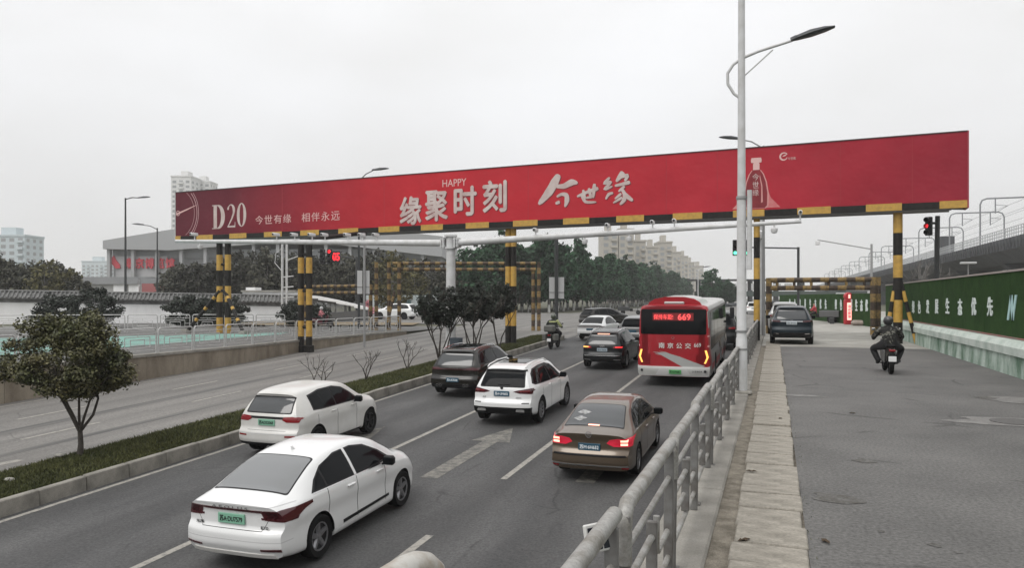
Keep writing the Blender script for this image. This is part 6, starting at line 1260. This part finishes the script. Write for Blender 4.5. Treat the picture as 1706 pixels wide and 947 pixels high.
for v, sg in (('S', 1), ('Z', -1)):
    for a, b in ((.9, 2.5), (2.55, 4.1), (4.15, 5.5), (5.55, 6.9), (6.95, 8.3), (8.35, 9.6)): B.patch('side_window', v, rpoly([(a, 1.25), (b, 1.25), (b, 2.62), (a, 2.62)], .06), DGLASS, bus, .009)
    if sg > 0:
        for a in (5.0, 8.6): B.patch('door', v, rpoly([(a, .38), (a+1.2, .38), (a+1.2, 2.5), (a, 2.5)], .05), DGLASS, bus, .010)
    B.patch('shaded_side_panel', v, [(.3, .34), (9.9, .34), (9.9, 2.70), (.3, 2.70)], mat('bus_side_shade', (.17, .17, .17), .4), bus, .002)  # shade on the bus side put into a grey panel colour
    B.patch('side_stripe', v, [(1.0, .5), (9.6, .5), (9.6, .75), (1.0, .75)], BRED, bus, .004)
for yy in B.wh:
    for sg in (1, -1): wheel(bus, (sg*1.14, yy, .48), .48, .28, sg, 1, ALLOY)
MB().bbox(1.42, 10.35, 1.9, 1.62, 10.5, 2.45, .04).obj('wing_mirror', CAMB, bus); MB().tube([(1.2, 10.2, 2.6), (1.5, 10.45, 2.5)], .02, 6).obj('mirror_arm', CAMB, bus)
B.patch('windscreen', 'F', rpoly([(-1.1, 1.2), (1.1, 1.2), (1.1, 2.6), (-1.1, 2.6)], .06), DGLASS, bus, .005)
car('dark_van', 'dark van just ahead of the bus', SUV, -2.75, 41.0, 0, GREYP, (1, 1.05, 1.22), .6, 0, DALLOY, DGLASS, '', PBLUE, INK, .85, extras=exs, seams=False)
# ------------------------------------------------------------------ people and two-wheelers
EDG = [('pel','spi'),('spi','che'),('che','nec'),('nec','hed'),('hed','crn')]+[e for s in 'LR' for e in (('che','sh'+s),('sh'+s,'el'+s),('el'+s,'wr'+s),('wr'+s,'ha'+s),('pel','hi'+s),('hi'+s,'kn'+s),('kn'+s,'an'+s),('an'+s,'to'+s))]
SKIN = mat('skin', (.38, .22, .16), .6)
def person(label, loc, rz, J, mats, group_of, scale=1.0, child=None):
    names = list(J); me = bpy.data.meshes.new('person'); me.from_pydata([J[k][:3] for k in names], [(names.index(a), names.index(b)) for a, b in EDG], [])
    t = bpy.data.objects.new('t', me); col.objects.link(t); md = t.modifiers.new('s', 'SKIN'); md.use_smooth_shade = True; md.branch_smoothing = .6; t.modifiers.new('u', 'SUBSURF').levels = 2
    for i, k in enumerate(names): me.skin_vertices[0].data[i].radius = (J[k][3], J[k][3] if len(J[k]) < 5 else J[k][4]); me.skin_vertices[0].data[i].use_root = (k == 'pel')
    bpy.context.view_layer.update(); m2 = bpy.data.meshes.new_from_object(t.evaluated_get(bpy.context.evaluated_depsgraph_get())); bpy.data.objects.remove(t); bpy.data.meshes.remove(me)
    m2.materials.clear()
    for m in mats: m2.materials.append(m)
    P = np.array([J[k][:3] for k in names])
    for f in m2.polygons: f.material_index = group_of(names[int(np.argmin(((P-np.array(f.center))**2).sum(1)))]); f.use_smooth = True
    o = thing('person', label, 'person', loc, rz); o.scale = (scale,)*3; link('figure', m2, o); return o
def ride_pose(kw=.34, arm=.34):
    J = dict(pel=(0,0,.86,.20,.16), spi=(0,.02,1.03,.20,.16), che=(0,.06,1.24,.22,.15), nec=(0,.1,1.42,.06), hed=(0,.12,1.52,.09), crn=(0,.13,1.62,.085))
    for s, g in (('L', -1), ('R', 1)): J.update({'sh'+s: (g*.21,.08,1.33,.105), 'el'+s: (g*arm,.2,1.08,.085), 'wr'+s: (g*(arm-.02),.45,1.02,.055), 'ha'+s: (g*(arm-.03),.54,1.0,.045), 'hi'+s: (g*.13,.02,.82,.14), 'kn'+s: (g*kw,.40,.74,.11), 'an'+s: (g*(kw-.16),.26,.34,.075), 'to'+s: (g*(kw-.13),.46,.29,.045)})
    return J
def helmet(parent, P, m, r=.14): MB().lathe([(r*.75, -r*.9), (r, -r*.4), (r*1.02, 0), (r*.9, r*.5), (r*.6, r*.85), (.001, r)], P, n=14).obj('helmet', m, parent, 60)
def two_wheeler(name, label, loc, rz, m, box=False, s=1.0, plate_m=PWHITE):
    o = thing(name, label, 'motorcycle', loc, rz); o.scale = (s,)*3
    for y, nm in ((-.45, 'rear_wheel'), (.80, 'front_wheel')):
        w = MB().lathe([(.20, -.05), (.27, -.055), (.30, -.03), (.30, .03), (.27, .055), (.20, .05)], (0, y, .30), 'x', 20, closed=True).obj(nm, RUB, o, 40); MB().lathe([(.205, -.02), (.05, -.04), (.05, .04), (.205, .02)], (0, y, .30), 'x', 16, closed=True).obj('rim', DALLOY, w, 40)
    mb = MB(); secs = [(-.72, .06, .60, .74), (-.5, .12, .46, .78), (-.1, .13, .30, .76), (.2, .11, .26, .60), (.42, .14, .30, .70), (.58, .15, .45, 1.0), (.68, .08, .62, 1.02)]; v = []
    for y, w, z0, z1 in secs: v += [(-w, y, z0+.04), (-w*.6, y, z0), (w*.6, y, z0), (w, y, z0+.04), (w, y, z1-.05), (w*.6, y, z1), (-w*.6, y, z1), (-w, y, z1-.05)]
    n = len(secs); mb.add(v, [(i*8+k, i*8+(k+1) % 8, (i+1)*8+(k+1) % 8, (i+1)*8+k) for i in range(n-1) for k in range(8)]+[tuple(range(8)), tuple((n-1)*8+k for k in range(8))]); mb.obj('fairing', m, o, 30)
    MB().bbox(-.13, -.55, .76, .13, .2, .84, .035).obj('seat', RUB, o); MB().tube([(-.34, .5, 1.02), (-.2, .58, 1.06), (.2, .58, 1.06), (.34, .5, 1.02)], .016, 6).obj('handlebar', TRIM, o)
    for g in (-1, 1): MB().tube([(g*.09, .62, .95), (g*.09, .80, .30)], .022, 6).obj('fork', TRIM, o); MB().tube([(g*.26, .55, 1.05), (g*.32, .52, 1.22)], .008, 4).obj('mirror_stem', TRIM, o); MB().bbox(g*.34-.05, .50, 1.2, g*.34+.05, .53, 1.28, .012).obj('mirror', CHROME, o)
    MB().tube([(.16, .1, .30), (.17, -.7, .40)], [.035, .05], 8).obj('exhaust', DALLOY, o, 50); MB().bbox(-.08, -.76, .30, .08, -.70, .62, .01).obj('rear_fender', TRIM, o); MB().bbox(-.1, -.785, .38, .1, -.765, .53, .006).obj('number_plate', plate_m, o); MB().bbox(-.08, -.76, .66, .08, -.72, .72, .012).obj('tail_light', REDL, o)
    MB().tube([(-.24, -.1, .30), (.24, -.1, .30)], .018, 6).obj('foot_rest', TRIM, o)
    if box: MB().bbox(-.25, -.85, .86, .25, -.42, 1.18, .05).obj('top_box', box, o); MB().bbox(-.36, -.75, .42, -.16, -.25, .75, .04).obj('pannier', box, o); MB().bbox(.16, -.75, .42, .36, -.25, .75, .04).obj('pannier', box, o)
    return o
CAMO = mat('dark_camouflage', (.17, .165, .14), .85, c2=(.010, .010, .009), scale=13, ramp=(.53, .6)); DKT = mat('dark_trousers', (.012, .012, .013), .85); POL = mat('patrol_jacket', (.03, .035, .028), .8, c2=(.015, .018, .016), scale=9); HIV = mat('reflective_stripe', (.45, .48, .22), .5)
grp = lambda k: 2 if k[:2] in ('ha', 'wr') else (1 if k[:2] in ('kn', 'an', 'to', 'hi') else (3 if k in ('hed', 'crn') else 0))
mp_ = at(1487, 626, 0); two_wheeler('motor_scooter', 'dark motor scooter with pale plate ridden up the side road', (mp_.x, mp_.y+.75, 0), 0, BLACKP, s=.97)
pr_ = person('rider in dark camouflage jacket and black helmet on the side road scooter', (mp_.x, mp_.y+.68, -.02), 0, ride_pose(.40, .38), [CAMO, DKT, DKT, SKIN], grp, .95); helmet(pr_, (0, .12, 1.57), mat('black_helmet', (.012, .012, .013), .3, coat=.6), .135)
pm = onroad(913, 583); zz4 = zr(pm.y+.8); mc = two_wheeler('patrol_motorcycle', 'patrol motorcycle with panniers and top box by the median kerb', (pm.x+.1, pm.y+.7, zz4), 0, BLACKP, mat('box_grey', (.10, .10, .09), .5), 1.12)
pp_ = person('patrol rider with reflective stripes and dark helmet beside the median', (pm.x+.1, pm.y+.62, zz4+.04), 0, ride_pose(.30, .36), [POL, DKT, DKT, SKIN], grp, 1.12); helmet(pp_, (0, .12, 1.57), mat('green_helmet', (.05, .06, .04), .3, coat=.6), .14)
MB().bbox(-.17, -.10, 1.27, .17, -.075, 1.33, .006).obj('reflective_stripe', HIV, pp_); MB().tube([(.2, .0, 1.36), (.31, .12, 1.16), (.35, .2, 1.08)], .075, 8).obj('reflective_sleeve', HIV, pp_)
# scooter rider in pink on the far footway, tricycle with rider in red
PK = mat('pink_coat', (.50, .18, .20), .8); RC = mat('red_coat', (.42, .06, .07), .8)
s0_ = deep(533, 545, 60); s0_.z = zl(60); two_wheeler('motor_scooter', 'small scooter on the footway behind the fret railing', s0_, R(-70), mat('maroon', (.1, .02, .03), .4))
q = person('rider in pink coat on the footway scooter', (s0_.x, s0_.y, s0_.z), R(-70), ride_pose(.24, .28), [PK, DKT, DKT, SKIN], grp); helmet(q, (0, .12, 1.57), mat('pale_helmet', (.5, .5, .5), .4))
fb_ = deep(617, 530, 84); fbo = thing('flower_display', 'pink flower display at the corner beyond the sign pole', 'flowers', (fb_.x, fb_.y, zr(72)))
C, N = crown_pts([((0, 0, .8), .7), ((.9, 0, .6), .6), ((-.6, .2, 1.2), .6), ((1.6, .2, .35), .4), ((-.3, .1, 1.7), .4)], 160, 1); link('flowers', leafmesh('flowers', C, N, .11, mat('pink_petals', (.55, .22, .25), .8, island=.5)), fbo)
def tricycle(label, loc, rz, m):
    o = thing('cargo_tricycle', label, 'tricycle', loc, rz)
    MB().bbox(-.6, -1.5, .5, .6, .1, 1.05, .03).obj('cargo_box', m, o); MB().bbox(-.2, .1, .45, .2, .5, .8, .05).obj('seat', RUB, o); MB().tube([(0, .3, .5), (0, 1.1, .55), (0, 1.2, 1.05)], .035, 8).obj('frame', DPOLE, o); MB().tube([(-.35, 1.1, 1.05), (.35, 1.1, 1.05)], .018, 6).obj('handlebar', TRIM, o)
    for c in ((-.5, -.8), (.5, -.8), (0, 1.2)): wheel(o, (c[0], c[1], .3), .3, .12, 1 if c[0] >= 0 else -1, 1, DALLOY, 14)
    return o
tp = at(1366, 538, 0); tricycle('grey cargo tricycle parked beyond the dark blue SUV', (tp.x+.2, tp.y, 0), R(70), mat('tricycle_grey', (.10, .10, .10), .6)); 
q = person('rider in red coat seated on the cargo tricycle', (tp.x-.35, tp.y+.1, -.0), R(70), ride_pose(.2, .26), [RC, DKT, DKT, SKIN], grp)
t2 = deep(1048, 520, 100); tricycle('dark cargo tricycle crossing far beyond the mid grey SUV', (t2.x, t2.y, zr(95)), R(-80), DPOLE)
# ------------------------------------------------------------------ haze
hz_ = bpy.data.materials.new('haze_air'); hz_.use_nodes = True; nn = hz_.node_tree; nn.nodes.clear(); v = nn.nodes.new('ShaderNodeVolumePrincipled'); v.inputs['Density'].default_value = .0004; v.inputs['Color'].default_value = (.99, .99, .99, 1); v.inputs['Anisotropy'].default_value = .1
nn.links.new(v.outputs[0], nn.nodes.new('ShaderNodeOutputMaterial').inputs['Volume'])
MB().box(-2600, -420, -3.4, 2600, 3600, 105).obj('haze', hz_, None, kind='stuff')
